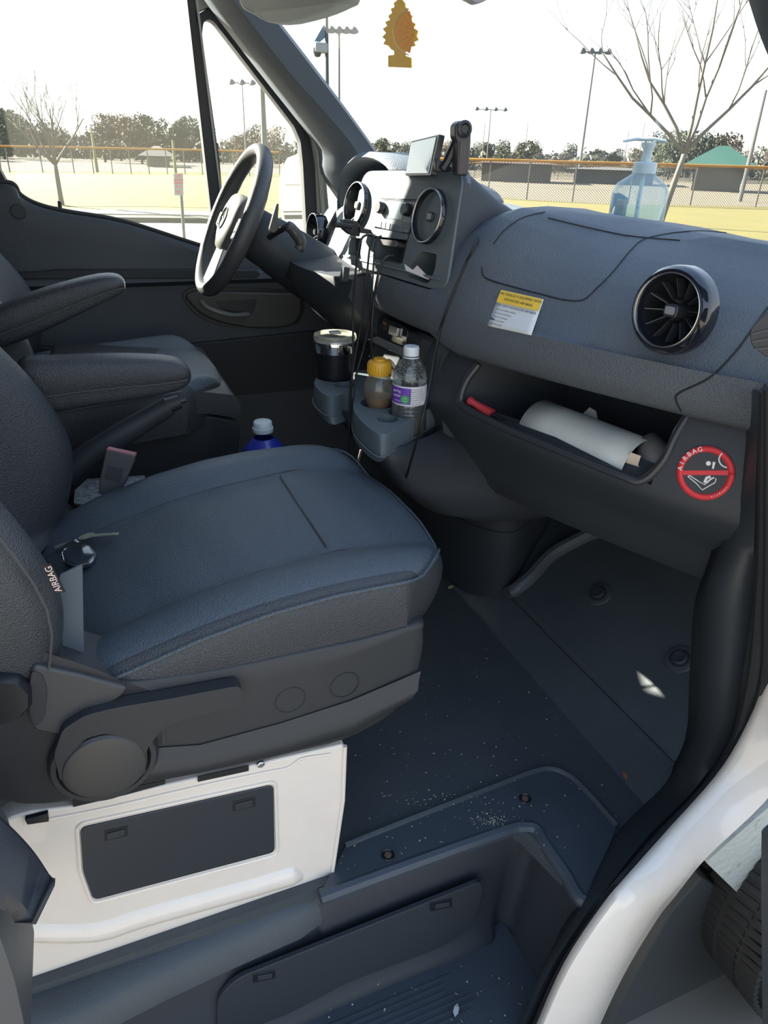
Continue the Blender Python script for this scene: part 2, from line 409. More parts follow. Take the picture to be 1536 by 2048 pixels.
o = MB().grid(rows).build('trim_11', WHITE, smooth=50, solid=.004); tag(o, kind='structure')
# inner fender: white flange corner, grey liner, tyre
fl = slab('fender_flange', [(1412, 1725), (1600, 1560), (1600, 1850), (1505, 1842), (1484, 1838), (1500, 1810)], YP(.56), -.02, 0, mat('dirty_white_paint', (.62, .63, .56), .5, dirt=(30, .55, (.32, .28, .16)), bump=(60, .5, .003)), r=.01)
tag(fl, 'dirty white body flange behind the door hinge area', 'body panel')
ln = MB()
rows = []
for i, (a, b) in enumerate(zip([(1330, 1830), (1404, 1762), (1404, 1762), (1500, 1820), (1640, 1750)], [(1330, 1830)]*5)): pass
liner = slab('wheel_arch_liner', [(1190, 2100), (1270, 1950), (1345, 1822), (1404, 1755), (1490, 1808), (1476, 1842), (1530, 1838), (1640, 1800), (1640, 1850), (1536, 1925), (1440, 2010), (1340, 2110)], YP(.60), -.10, 0, mat('liner_grey', (.055, .060, .062), .65, bump=(90, .2, .002)), r=.006, bevel=.006)
tag(liner, 'dark grey plastic liner of the front wheel arch', 'wheel arch liner')
slab('liner_rib', [(1320, 2110), (1420, 2000), (1536, 1905), (1640, 1830), (1640, 1862), (1545, 1932), (1440, 2020), (1345, 2120)], YP(.585), 0, .02, mat('liner_rib_grey', (.08, .085, .088), .6), liner, r=.004, bevel=.006)
TC = Vector((1.395, .565, .365))
ty = empty('front_wheel', TC, 'black front tyre under the wheel arch at the lower right', 'wheel')
TR = .37
tm = mat('tyre_rubber', (.035, .032, .029), .8)
MB().lathe([(.22, -.11), (.30, -.115), (.345, -.105), (.362, -.085), (.366, -.05), (.366, .05), (.362, .085), (.345, .105), (.30, .115), (.22, .11)], TC, (0, 1, 0), n=72).build('tyre', tm, ty)
tb = MB()
for i in range(90):
    a = 2*pi*i/90
    for k, yy in enumerate((-.085, -.03, .03, .085)):
        aa = a+(.02 if k % 2 else 0)
        tb.tube([TC+Vector((cos(aa)*.366, yy-.022, sin(aa)*.366)), TC+Vector((cos(aa+.03)*.366, yy+.022, sin(aa+.03)*.366))], .0085, 4)
tb.build('tread_blocks', tm, ty)
MB().lathe([(.05, -.06), (.20, -.08), (.225, -.10), (.225, .08), (.05, .06)], TC, (0, 1, 0), n=40).build('rim', mat('steel_rim', (.3, .3, .3), .4, metal=.8), ty)
# passenger door edge, lower right, and B-pillar trim, lower left
pdoor = slab('door_1', [(1523, 1660), (1700, 1500), (1700, 2250), (1527, 2250), (1522, 1750)], YP(.30), .0, .03, TRIMM, r=.004, bevel=.004); tag(pdoor, kind='structure')
o = slab('trim_12', [(-140, 1700), (-6, 1858), (12, 1905), (30, 1960), (62, 2110), (-140, 2110)], YP(.52), -.14, 0, mat('b_pillar_trim', (.060, .065, .068), .5), r=.01, bevel=.008); tag(o, kind='structure')
# body walls out of view: bulkhead, roof, sill, driver side wall, scuttle
vb = mat('headliner', (.42, .41, .38), .9)
o = MB().box((-.82, 1.38, 1.5), (.04, 1.9, 1.8)).build('wall_back', mat('bulkhead_grey', (.16, .16, .16), .8)); tag(o, kind='structure')  # unseen partition, added to keep ambient light from coming in behind
rows = []
for X, z in ((-.85, 2.42), (.0, 2.42), (.25, 2.36), (.38, 2.27)):
    rows.append([Vector((X, y, z-.10*abs((y-1.38)/.9)**4)) for y in (.45, .6, .9, 1.38, 1.86, 2.16, 2.31)])
o = MB().grid(rows).build('ceiling', vb, solid=-.05); tag(o, kind='structure')
o = MB().box((-.62, .5, 1.6), (.42, .08, 1.75)).build('trim_13', PLA); tag(o, kind='structure')
o = MB().box((-.50, 2.31, 1.5), (.66, .10, 1.95)).build('trim_14', PLA, bevel=.01); tag(o, kind='structure')
# windscreen
rows = []
for k in range(13):
    y = .56+k*(2.2-.56)/12; q = 1-((y-1.38)/.84)**2
    rows.append([Vector((1.02+.34*q, y, 1.58)).lerp(Vector((.27+.12*q, y*.96+.055, 2.28)), t) for t in (0, .33, .66, 1)])
o = MB().grid(rows).build('window_1', GLS, smooth=180); tag(o, kind='structure')
# cowl under the windscreen and driver-side body outside
o = MB().box((1.46, 1.38, 1.30), (.12, 1.7, .40)).build('trim_15', DK); tag(o, kind='structure')

# ------------------------------------------------------------------ driver's side: A-pillar, door, windows
APM = mat('pillar_trim', (.042, .055, .070), .6, bump=(800, .2, .0004))
pil_l = [P(x, y, Y=Y_) for x, y, Y_ in ((385, -60, 2.12), (422, 0, 2.14), (520, 130, 2.16), (610, 245, 2.18), (648, 300, 2.19), (655, 350, 2.19), (700, 420, 2.19))]
pil_m = [P(x, y, Y=Y_) for x, y, Y_ in ((420, -60, 2.05), (475, 10, 2.07), (575, 140, 2.09), (655, 230, 2.10), (705, 290, 2.10), (730, 340, 2.10), (750, 420, 2.10))]
pil_r = [P(x, y, Y=Y_) for x, y, Y_ in ((465, -60, 2.07), (522, 5, 2.08), (620, 130, 2.09), (700, 235, 2.10), (768, 330, 2.11), (800, 380, 2.11), (830, 440, 2.11))]
pil_b = [p+Vector((.03, .10, .02)) for p in pil_r]
rows = [[a+Vector((0, .06, 0)), a, a.lerp(m, .5)+Vector((-.004, -.006, 0)), m, m.lerp(r_, .5), r_, b] for a, m, r_, b in zip(*[smoothpath(q, 3) for q in (pil_l, pil_m, pil_r, pil_b)])]
o = MB().grid(rows).build('trim_16', APM, smooth=50, solid=.012); tag(o, kind='structure')
# passenger A-pillar (its edge shows in the top right corner)
pr = [P(1478, -60, Y=.66), P(1497, 0, Y=.66), P(1516, 60, Y=.655), P(1542, 125, Y=.65), P(1600, 250, Y=.62), P(1680, 400, Y=.60)]
rows = [[p+Vector((.02, .0, .0)), p, p+Vector((-.05, -.05, .02)), p+Vector((-.03, -.16, .02)), p+Vector((.06, -.16, 0))] for p in smoothpath(pr, 3)]
o = MB().grid(rows, closed=True, cap=True).build('trim_17', APM, smooth=50); tag(o, kind='structure')

DY = 2.25
DP = YP(DY)
door = empty('door_2', (0.2, DY, ZF), None, None, kind='structure')
sill = [(-260, 372), (-20, 366), (18, 367), (32, 375), (42, 392), (75, 410), (130, 424), (250, 445), (395, 491), (500, 520), (600, 545), (720, 575)]
top = smoothpath([PL(x, y, DP) for x, y in sill], 4)
top.append(Vector((1.5, DY, top[-1].z-.01)))
rows = []
for p in top:
    prof = [Vector((p.x, DY+.05, p.z-.004)), Vector((p.x, DY+.012, p.z)), Vector((p.x, DY+.0, p.z-.006)), Vector((p.x, DY-.006, p.z-.02))]
    zr = PL(300, 545, DP).z
    prof += [Vector((p.x, DY-.004, max(zr+.05, p.z-.07))), Vector((p.x, DY-.012, zr+.010)), Vector((p.x, DY-.045, zr-.002)), Vector((p.x, DY-.052, zr-.02)), Vector((p.x, DY-.03, zr-.035)),
             Vector((p.x, DY-.03, zr-.12)), Vector((p.x, DY-.05, 1.15)), Vector((p.x, DY-.06, 1.0)), Vector((p.x, DY-.06, .66)), Vector((p.x, DY+.05, .66))]
    rows.append(prof)
MB().grid(rows).build('door_panel', DOORM, door, smooth=45, solid=.006)
D2 = YP(DY-.032)
slab('upper_recess', [(-40, 548), (82, 545), (110, 541), (515, 541), (520, 549), (512, 556), (-40, 558)], YP(DY-.052), -.03, .001, mat('recess_dark', (.018, .022, .027), .6), door, r=.004)
slab('handle_pod', [(366, 590), (385, 580), (600, 585), (602, 620), (590, 645), (560, 655), (500, 655), (440, 645), (395, 625)], D2, -.01, .016, mat('pod_plastic', (.048, .048, .044), .5), door, r=.03, bevel=.006)
slab('pod_groove', [(360, 588), (385, 573), (606, 578), (609, 622), (595, 650), (563, 661), (500, 661), (438, 651), (388, 629)], D2, -.01, .004, DK, door, r=.03)
slab('pull_cup', [(428, 600), (512, 596), (505, 622), (492, 630), (455, 626)], D2, .012, .0175, DK, door, r=.01)
h = MB().tube(smoothpath([PL(x, y, D2, o_) for x, y, o_ in ((402, 600, .016), (412, 612, .03), (440, 624, .04), (470, 630, .038), (498, 628, .02))], 5), [.004]+[.008]*19+[.006], 8, flat=.6)
h.build('door_handle', mat('handle_satin', (.13, .13, .12), .35), door)
slab('door_pocket', [(60, 690), (240, 700), (640, 660), (660, 900), (60, 930)], YP(DY-.045), -.01, .012, mat('pocket_dark', (.017, .020, .024), .6), door, r=.03, bevel=.004)
MB().lathe([(.019, 0), (.019, .001), (.018, .0015), (.0175, .0005), (.001, .0005)], PL(37, 423, DP, .008), (0, -1, 0)).build('round_plug', PLA, door)
MB().tube([PL(119, 402, DP, -.02), PL(120, 420, DP, -.02)], .006, 8).build('lock_pin', DK, door)
MB().tube(smoothpath([PL(x, y-3, DP, -.012) for x, y in sill[1:]], 4), .005, 6).build('window_seal', RUBBER, door)
# window divider and quarter window frame
DF = YP(DY+.03)
slab('divider', [(368, -40), (384, -40), (447, 440), (423, 440)], DF, -.03, .01, RUBBER, door, r=0)
slab('divider_trim', [(384, -40), (389, -40), (449, 440), (445, 440)], DF, -.02, .014, mat('divider_light', (.30, .30, .26), .5), door, r=0)
q_out = [(390, 60), (396, 28), (413, 18), (435, 22), (470, 62), (540, 150), (600, 235), (622, 280), (630, 330), (640, 520), (440, 520), (424, 330)]
q_in = [(404, 70), (407, 45), (415, 38), (427, 42), (455, 78), (530, 176), (588, 252), (601, 282), (606, 330), (616, 520), (455, 520), (440, 330)]
fo = rounded([PL(x, y, DF) for x, y in q_out], .008, 3); fi = rounded([PL(x, y, DF) for x, y in q_in], .008, 3)
n_ = len(fo); vv = fo+fi+[p+Vector((0, .04, 0)) for p in fo]+[p+Vector((0, .04, 0)) for p in fi]
ff = []
for i in range(n_):
    j = (i+1) % n_
    ff += [(i, j, n_+j, n_+i), (2*n_+i, 3*n_+i, 3*n_+j, 2*n_+j), (i, 2*n_+i, 2*n_+j, j), (n_+i, n_+j, 3*n_+j, 3*n_+i)]
obj('quarter_window_frame', vv, ff, RUBBER, door, smooth=35)
o = slab('trim_18', [(388, -40), (420, -40), (424, 0), (520, 128), (612, 245), (640, 290), (650, 330), (668, 540), (640, 540), (630, 330), (622, 278), (600, 233), (470, 60), (436, 20), (414, 14), (396, 24), (393, 50)], YP(DY+.02), -.06, .0, BEI, r=.004, bevel=.003); tag(o, kind='structure')
MB().tube(smoothpath([PL(x, y, DF, .02) for x, y in ((402, -20), (440, 25), (530, 140), (605, 240), (632, 290), (640, 340), (652, 500))], 5), .006, 8).build('frame_bead', mat('divider_light', (.3, .3, .26), .5), door)
o = slab('window_2', [(-400, -60), (372, -60), (425, 500), (-400, 500)], YP(DY+.045), -.004, 0, GLS, r=0, bevel=0); tag(o, kind='structure')
o = slab('window_3', [(400, 30), (430, 30), (605, 260), (620, 530), (450, 530)], YP(DY+.055), -.004, 0, GLS, r=0, bevel=0); tag(o, kind='structure')
# rear edge of the driver's door opening at the left border
o = slab('trim_19', [(-60, 300), (-8, 270), (0, 340), (14, 364), (-60, 372)], YP(DY+.03), -.06, .01, RUBBER, r=.004); tag(o, kind='structure')
# driver's door mirror outside
MX = .80
mir = empty('door_mirror', (MX, 2.5, 1.5), "driver's door mirror seen through the quarter window", 'mirror')
mc = [P(x, y, X=MX) for x, y in ((566, 450), (558, 400), (560, 345), (574, 316), (600, 306), (660, 306), (676, 330), (676, 450), (660, 480), (580, 480))]
mc = rounded(mc, .02)
cen = sum(mc, Vector())/len(mc)
MB().grid([[p+Vector((.10, 0, 0))+(cen-p)*.3 for p in mc], [p+Vector((.06, 0, 0))+(cen-p)*.06 for p in mc], mc, [p+(cen-p)*.10 for p in mc], [p+(cen-p)*.12+Vector((.01, 0, 0)) for p in mc]], closed=True, cap=True).build('mirror_housing', mat('mirror_shell', (.32, .32, .27), .5), mir, smooth=50)
gn = Vector((-1, -.10, .02))
MB().prism([p+(cen-p)*.10+Vector((.004, 0, 0)) for p in mc], (-.003, 0, 0)).build('mirror_glass', mat('mirror_glass', (.9, .92, .9), .03, metal=1), mir, smooth=0)
MB().tube([cen+Vector((.05, -.05, -.05)), Vector((MX+.02, DY+.1, cen.z-.12))], .025, 10).build('mirror_arm', DK, mir)
# ================================================================== DASHBOARD
dash = empty('dashboard', (.75, 1.38, 1.2), 'dark grey van dashboard with round vents running across the cab under the windscreen', 'dashboard')
XF = [(.42, 1.02), (.50, .90), (.56, .845), (.62, .805), (.72, .752), (.8, .716), (.9, .674), (1.0, .635), (1.15, .585), (1.3, .565), (1.5, .565), (1.7, .59), (2.0, .63), (2.2, .66)]
def xf(y): return sinterp(XF, y)
ZC = [(.42, 1.61), (.6, 1.632), (.8, 1.650), (1.0, 1.662), (1.07, 1.672), (1.12, 1.680), (1.18, 1.665), (1.3, 1.655), (1.6, 1.67), (2.2, 1.64)]
def padprof(y):
    x = xf(y); zc = interp(ZC, y)
    k = max(0, min(1, (y-.98)/.13)); k = k*k*(3-2*k)
    lb_ = .022*max(0, min(1, (y-1.15)/.03))*max(0, min(1, (1.56-y)/.04))
    xc = max(.93-.13*k, x+.24-.05*k)
    s_ = max(0, min(1, (y-1.175)/.02))*max(0, min(1, (1.53-y)/.02))*.11
    xc += s_*.6
    return [(1.40, 1.42), (1.40, 1.52), (1.30, 1.585), (xc+.18, zc-.028), (xc+.05, zc-.004), (xc-.03, zc), (x+.195-.07*k+s_, zc-.012+.009*k), (x+.13-.045*k+s_, zc-.036+.018*k), (x+.078-.022*k+s_, zc-.068+.026*k), (x+.038-.008*k+s_, zc-.108+.032*k), (x+.012+s_, zc-.155+.028*k),
            (x+.006, 1.532) if s_ > 0 else (x+.003, (zc-.155+.028*k+1.50)/2), (x-.001, 1.50), (x+.0, 1.462+lb_), (x+.008, 1.438+lb_), (x+.026, 1.427+lb_), (x+.06, 1.425+lb_), (x+.15, 1.43+lb_), (1.1, 1.42)]
ys = [.42+i*(2.2-.42)/48 for i in range(49)]
rows = [[Vector((x, y, z)) for x, z in padprof(y)] for y in ys]
pad = MB().grid(rows, closed=True, cap=True).build('dash_pad', PAD, dash, smooth=60)
bpy.context.view_layer.update()
def padpt(px, py, off=0.0):
    """the point of the dash pad seen at a pixel: march along the ray to the pad's front surface"""
    d = ray(px, py).normalized()
    ok, q, n, _ = pad.ray_cast(CAM-pad.location, d)
    return q+pad.location-d*off if ok else None
def padline(pts, n=8):
    out = []
    for q in smoothpath([Vector((x, y, 0)) for x, y in pts], n):
        h = padpt(q.x, q.y, .0003)
        if h: out.append(h)
    return out
GRV = mat('groove', (.010, .012, .015), .7)
def groove(pts, r=.0013, name='seam', n=8):
    p = padline(pts, n)
    if len(p) > 1: MB().tube(p, r, 6).build(name, GRV, dash)
groove([(1345, 466), (1290, 478), (1262, 500), (1225, 545), (1190, 580), (1165, 600), (1130, 600), (1080, 588), (1020, 572), (980, 560), (966, 550), (964, 535)])
groove([(1096, 436), (1180, 456), (1260, 472), (1360, 481)])
groove([(987, 488), (1010, 460), (1045, 436), (1090, 424)])
groove([(1345, 466), (1400, 462), (1452, 466)])
groove([(1536, 615), (1500, 665), (1470, 705), (1420, 755), (1360, 785), (1352, 800), (1362, 822)], .0016)
# console seam and the long cable lie on the pad between centre and passenger side
# round vents
def vent(c, n, R, parent_name, up=(0, 0, 1), ringm=None, fins=12, off=.012, slim=False):
    n = Vector(n).normalized(); c = Vector(c)
    e = parent_name
    u = Vector(up)-n*Vector(up).dot(n); u.normalize(); s = n.cross(u)
    # ring
    RR = R*.84 if not slim else R*.95
    if slim:
        ring = MB().lathe([(R*.93, off-.030), (R*.93, off), (R*.96, off+.003), (R*1.0, off), (R*1.01, off-.02)], c, n, n=56, cap=False).build('vent_ring', GLB, e, smooth=60)
        MB().torus(c+n*(off+.003), n, R*.955, .0013, 56, 8).build('chrome_ring', ringm or SIL, ring)
        R = R*1.14
    else:
        ring = None
    if not slim: ring = MB().lathe([(R*.80, off-.030), (R*.80, off+.0), (R*.84, off+.005), (R*.92, off+.006), (R*.99, off+.001), (R*1.02, off-.006), (R*1.03, off-.022)], c, n, n=56, cap=False).build('vent_ring', GLB, e, smooth=60)
    if not slim: MB().torus(c+n*(off+.0055), n, R*.835, .0011, 56, 8).build('chrome_ring', ringm or SIL, ring)
    MB().lathe([(R*.82, off-.002), (R*.76, off-.02), (R*.55, off-.042), (R*.30, off-.05), (.001, off-.05)], c, n, n=48, cap=False).build('vent_bowl', DK, e, smooth=60)
    f = MB()
    for k in range(fins):
        a = 2*pi*k/fins+.1
        d = u*cos(a)+s*sin(a); t = -u*sin(a)+s*cos(a)
        q = [c+d*R*.30+n*(off-.018), c+d*R*.72+n*(off-.006), c+d*R*.72+n*(off-.022), c+d*R*.30+n*(off-.044)]
        f.prism([p+t*.0007 for p in q], -t*.0014)
    f.build('vent_fins', PLAP, e, smooth=20)
    k = MB()
    pts = rounded([c+s*a*R*.19+u*b*R*.15+n*(off-.05) for a, b in ((-1, -1), (1, -1), (1, 1), (-1, 1))], R*.1, 4)
    k.prism(pts, n*.046)
    kn = k.build('vent_knob', PLAP, e, bevel=.0015)
    pts = rounded([c+s*a*R*.13+u*b*R*.09+n*(off-.004) for a, b in ((-1, -1), (1, -1), (1, 1), (-1, 1))], R*.06, 4)
    MB().prism(pts, n*.0012).build('knob_inlay', mat('grey_inlay', (.22, .23, .24), .3), kn)
rv = P(1342, 621, X=xf(.785)+.006)
vent(rv, (-1, -.22, .10), .0575, dash, off=.006)
# side window vent at the right end
sv = P(1530, 682, Y=.60)
SVP = (sv, Vector((-.75, -.62, .12)).normalized())
slab('side_vent', [(1500, 660), (1512, 645), (1560, 600), (1600, 600), (1600, 740), (1536, 712), (1504, 690)], SVP, -.02, .02, DK, dash, r=.006, bevel=.002)
for k in range(3): slab('side_vent_slat', [(1506, 664+k*15), (1600, 640+k*22), (1600, 645+k*22), (1506, 668+k*15)], SVP, .02, .024, PLAP, dash, r=0, bevel=0)

# ---- warning label and airbag sticker
YEL = mat('label_yellow', (.80, .52, .06), .5); WHT = mat('label_white', (.62, .64, .66), .5); INK = mat('ink', (.04, .04, .045), .6); WINK = mat('white_ink', (.85, .85, .85), .6); RED = mat('sticker_red', (.70, .035, .045), .5)
q00, q10, q11, q01 = [padpt(x, y) for x, y in ((1003, 580), (1088, 599), (1063, 671), (975, 652))]
def lp(u, v, o=.0012):
    nn = (q10-q00).cross(q01-q00).normalized()
    if nn.x > 0: nn = -nn
    a = q00.lerp(q10, u); b = q01.lerp(q11, u); q = a.lerp(b, v)
    q = Vector((min(q.x, xf(q.y)+.004), q.y, q.z)) if False else q
    return q+nn*o
lab = MB().grid([[lp(i/8, j/8, .0016) for i in range(9)] for j in range(9)]).build('warning_label', WHT, dash, solid=.0008, label='yellow and white air bag warning label on the passenger side of the dash')
MB().grid([[lp(.01+.98*i/8, .01+.33*j/4, .0034) for i in range(9)] for j in range(5)]).build('yellow_band', YEL, lab)
xd = (q10-q00); yd = (q00-q01)
def ltxt(s, u, v, size, al='LEFT'): text('label_text', s, size, lp(u, v, .0050), xd, yd, INK, lab, .0001, al)
ltxt('THIS VEHICLE IS EQUIPPED WITH', .5, .10, .0054, 'CENTER'); ltxt('ADVANCED AIR BAGS', .5, .235, .0054, 'CENTER')
ltxt('EVEN WITH ADVANCED AIR BAGS', .5, .415, .0049, 'CENTER')
for i, s in enumerate(('Children can be killed or seriously injured by the air bag.', 'The back seat is the safest place for children.', 'Never put a rear-facing child seat in the front.', 'Always use seat belts and child restraints.', 'See owner\'s manual for more information about air bags.')):
    ltxt('\u2022 '+s, .05, .52+i*.098, .0027)

# ---- centre stack
T = {'TL': P(735, 342, Y=1.53), 'TR': P(925, 345, Y=1.17), 'BR': P(880, 585, Y=1.17), 'BL': P(688, 520, Y=1.53)}
sn = (T['TR']-T['BL']).cross(T['TL']-T['BR']).normalized()
if sn.x > 0: sn = -sn
SP = ((T['TL']+T['TR']+T['BR']+T['BL'])/4, sn)
face = rounded([PL(x, y, SP) for x, y in ((722, 341), (926, 338), (888, 588), (686, 526))], [.035, .03, .03, .02], 6)
cen = sum(face, Vector())/len(face)
def scl(k, dx, dz): return [cen+(p-cen)*k+Vector((dx, 0, dz)) for p in face]
st = MB().grid([scl(.985, .004, 0), scl(1.0, .012, 0), scl(1.0, .02, 0), scl(.985, .022, 0), scl(.975, .06, -.034), scl(.95, .13, -.066)], closed=True, cap=True)
MB().grid([scl(1.003, .007, 0), scl(1.005, .02, -.004), scl(1.008, .05, -.024), scl(1.014, .085, -.048), scl(1.02, .12, -.066), scl(1.02, .16, -.085), scl(1.03, .26, -.14)], closed=True).build('stack_side', PLA, dash, smooth=60)
FR = (SP[0]+sn*.0, sn)
stack = st.build('centre_stack', STACK, dash, smooth=50)
# front plane offset: the face was scaled at +.004 in x
def sc(px, t0=-.03, t1=.03, r=.004, base=SP):
    n = base[1]; pts = rounded([PL(x, y, base) for x, y in px], r)
    o = MB().prism([p+n*t0 for p in pts], n*(t1-t0)).build('cutter', BLK); return o
pocket_px = [(838, 503), (848, 503), (870, 508), (867, 535), (858, 560), (850, 567), (815, 553), (812, 548), (820, 528)]
slotR = [(752, 472), (812, 479), (801, 526), (742, 512)]
slotL = [(697, 474), (722, 476), (716, 515), (693, 508)]
radio = [(764, 399), (836, 401), (817, 468), (745, 455)]
cut(stack, sc(pocket_px, -.09), sc(slotR, -.10), sc(slotL, -.10), sc([(x, y) for x, y in radio], -.012))
SP2 = (SP[0]-sn*.004, sn)
slab('radio', [(766, 401), (834, 403), (816, 466), (747, 453)], SP2, -.012, .001, mat('radio_plastic', (.13, .145, .15), .35), dash, r=.002)
rad = dash.children[-1] if False else [o for o in COL.objects if o.name.startswith('radio')][-1]
slab('radio_screen', [(780, 403), (812, 406), (804, 440), (772, 437)], SP2, .001, .002, mat('screen', (.28, .36, .34), .12, coat=1), rad, r=.001)
for k in range(6):
    x = 758+k*8.5; slab('preset_button', [(x, 442+k*1.9), (x+7, 443.5+k*1.9), (x+5, 456+k*1.9), (x-2, 454.5+k*1.9)], SP2, .001, .0022, STACK, rad, r=.0005, bevel=.0003)
slab('preset_button', [(806, 444), (821, 446), (818, 459), (803, 457)], SP2, .001, .0022, STACK, rad, r=.0005, bevel=.0003)
for x, y in ((767, 417), (819, 421)):
    MB().lathe([(.0115, 0), (.0115, .012), (.010, .015), (.001, .015)], PL(x, y, SP2), sn, n=24).build('radio_knob', DK, rad)
MB().tube([PL(x, y, SP2, .0005) for x, y in ((762, 397), (838, 399.5), (818, 470), (800, 527), (738, 512))], .0009, 6).build('stack_seam', GRV, dash)
vr = PL(862, 434, SP2, 0); vent(vr, sn, .048, dash, off=.008, fins=0, slim=True)
vl = PL(716, 411, SP2, 0); vent(vl, sn, .046, dash, off=.008, fins=10, slim=True)
# lower strip of the stack
slab('stack_lower_strip', [(688, 510), (880, 556), (882, 562), (688, 514)], SP2, 0, .003, STACK, dash, r=0, bevel=.001)
# things in the slots
MB().prism([PL(x, y, SP, -.05) for x, y in ((700, 476), (728, 480), (720, 512), (694, 505))], (.01, 0, 0)).build('slot_back', BLK, dash)
mir_ = rounded([PL(x, y, SP2, -.004) for x, y in ((757, 478), (794, 481), (797, 488), (792, 494), (757, 488))], .004)
gr = MB().prism(mir_, -sn*.03).build('media_interface_cover', mat('glossy_panel', (.10, .10, .10), .15, coat=.8), dash)
# hazard / start button left under the stack
o = slab('key_slot_switch', [(686, 538), (692, 533), (689, 563), (684, 566), (681, 560)], (PL(686, 550, SP2, .03), sn), -.01, .004, PLAP, dash, r=.003)
# ---- instrument hood and cluster
hood = MB(); rows = []
for k in range(15):
    a = pi*k/14; yy = 1.82-.22*cos(a); zz = 1.60+.145*max(0, sin(a))**.55
    rows.append([Vector((.725+.04*sin(a), yy, zz-.012)), Vector((.70, yy, zz-.006)), Vector((.692, yy, zz)), Vector((.705, yy*.99+.018, zz+.012)), Vector((.80, yy*.995+.009, zz+.012)), Vector((.98, yy, zz-.02-.03*sin(a)))])
hood.grid(rows).build('instrument_hood', PAD, dash, smooth=70, solid=.008)
MB().prism([Vector((.80, 1.82-.20*cos(pi*k/14), 1.585+.135*max(0, sin(pi*k/14))**.55)) for k in range(15)], (.02, 0, 0)).build('instrument_cluster', mat('cluster_face', (.10, .10, .09), .4), dash, smooth=0)
# far vent beside the driver's door
vf = P(630, 464, X=.625); vent(vf, (-1, -.05, .08), .050, dash, off=.006, slim=True)
# ---- lower dash on the driver's side (knee panel) and the centre band
rows = []
for i in range(15):
    y = 1.47+i*.75/14; q = 1-((y-1.78)/.34)**2; q = max(q, -.6)
    x = xf(y)
    b = x-.02-.11*max(0, q)
    rows.append([Vector((x+.10, y, 1.50)), Vector((x+.0, y, 1.52)), Vector((b+.010, y, 1.51)), Vector((b, y, 1.475)), Vector((b+.03, y, 1.43)), Vector((b+.07, y, 1.385)), Vector((b+.12, y, 1.345)), Vector((b+.20, y, 1.325)), Vector((1.1, y, 1.30)), Vector((1.1, y, 1.50))])
MB().grid(rows, closed=True, cap=True).build('knee_panel', PLA, dash, smooth=60)
# ---- passenger side lower dash with the open compartment
def ZL(y): return -.010-.028*max(0, min(1, (1.13-y)/.41))
def lprof(y):
    x = xf(y); dz = ZL(y)
    return [(1.30, 1.44), (x+.058, 1.44), (x+.035, 1.40), (x+.016, 1.352+dz), (x+.014, 1.335+dz), (x+.022, 1.320+dz), (x+.040, 1.295+dz), (x+.075, 1.245+dz*.5), (x+.105, 1.19), (x+.128, 1.145), (x+.150, 1.122), (x+.19, 1.118), (1.30, 1.16)]
ys = [.50+i*(1.24-.50)/20 for i in range(21)]
rows = [[Vector((x, y, z)) for x, z in lprof(y)] for y in ys]
low = MB().grid(rows, closed=True, cap=True).build('lower_dash', PLA, dash, smooth=60)
cb = []
for (px, py, yy) in ((940, 716, 1.115), (903, 800, 1.125), (1330, 970, .735), (1395, 835, .735)): pass
a0, a1 = 1.105, .742
def cx(y, z, d): return Vector((xf(y)+d, y, z))
v = []
for y in (a0, (a0+a1)/2, a1):
    v.append([cx(y, 1.348+ZL(y), -.06), cx(y, 1.348+ZL(y), .024), cx(y, 1.335, .05), cx(y, 1.25, .12), cx(y, 1.22, .155), cx(y, 1.22, .26), cx(y, 1.425, .26), cx(y, 1.425, -.06)])
c1 = MB().grid(v, closed=True, cap=True).build('cutter', BLK)
cut(low, c1)
low.data.materials.clear(); low.data.materials.append(PLA)
lip_r = [cx(1.10, 1.415, .046), cx(1.108, 1.385, .032), cx(1.108, 1.355, .022), cx(1.09, 1.338, .016), cx(1.0, 1.346+ZL(1.), .015), cx(.9, 1.346+ZL(.9), .015), cx(.79, 1.346+ZL(.79), .015), cx(.757, 1.350+ZL(.75), .018), cx(.740, 1.350, .027), cx(.738, 1.39, .038), cx(.738, 1.42, .052)]
MB().tube(smoothpath(lip_r, 6), .0075, 10).build('compartment_lip', PLAP, low)
# side trim plate with the round airbag sticker
scen, snn = hit(1411, 946, low)
h1, _ = hit(1445, 946, low); h2, _ = hit(1411, 915, low)
if snn.x > 0: snn = -snn
sxd = (h1-scen); sxd = (sxd-snn*sxd.dot(snn)).normalized(); syd = snn.cross(sxd).normalized()
if syd.z < 0: syd = -syd
scen = scen+snn*.0015
sk = empty('airbag_sticker', scen, 'round red prohibition sticker with child seat pictogram, right of the open compartment', 'sticker')
R_ = .0395
def S(u, v, o=0): return scen+sxd*u*R_+syd*v*R_+snn*o
MB().grid([[S(cos(2*pi*i/48)*r, sin(2*pi*i/48)*r, .0006) for r in (.78, 1.0)] for i in range(49)]).build('red_ring', RED, sk, solid=.0005)
MB().prism([S(u, v, .0006) for u, v in ((-.80, .10), (.80, .10), (.80, -.07), (-.80, -.07))], snn*.0004).build('red_bar', RED, sk)
MB().lathe([(.78*R_, 0), (.78*R_, .0005)], scen, snn, n=48).build('black_disc', INK, sk)
fg = MB()
fg.lathe([(.085*R_, .0008), (.085*R_, .0014)], S(.12, .36), snn, n=16)
fg.prism([S(u, v, .0008) for u, v in ((.24, .16), (.30, .16), (.36, .40), (.27, .42))], snn*.0006)
fg.tube([S(.50+.0+.32*cos(t)+.30, .50+.30*sin(t), .0012) for t in [2.3+i*.28 for i in range(9)]], .0011, 6)
fg.tube([S(u, v, .0012) for u, v in ((-.60, -.12), (-.30, -.38), (-.10, -.62), (.34, -.34), (.38, -.22), (.30, -.14), (-.02, -.42), (-.22, -.30), (-.54, -.08), (-.60, -.12))], .0008, 6)
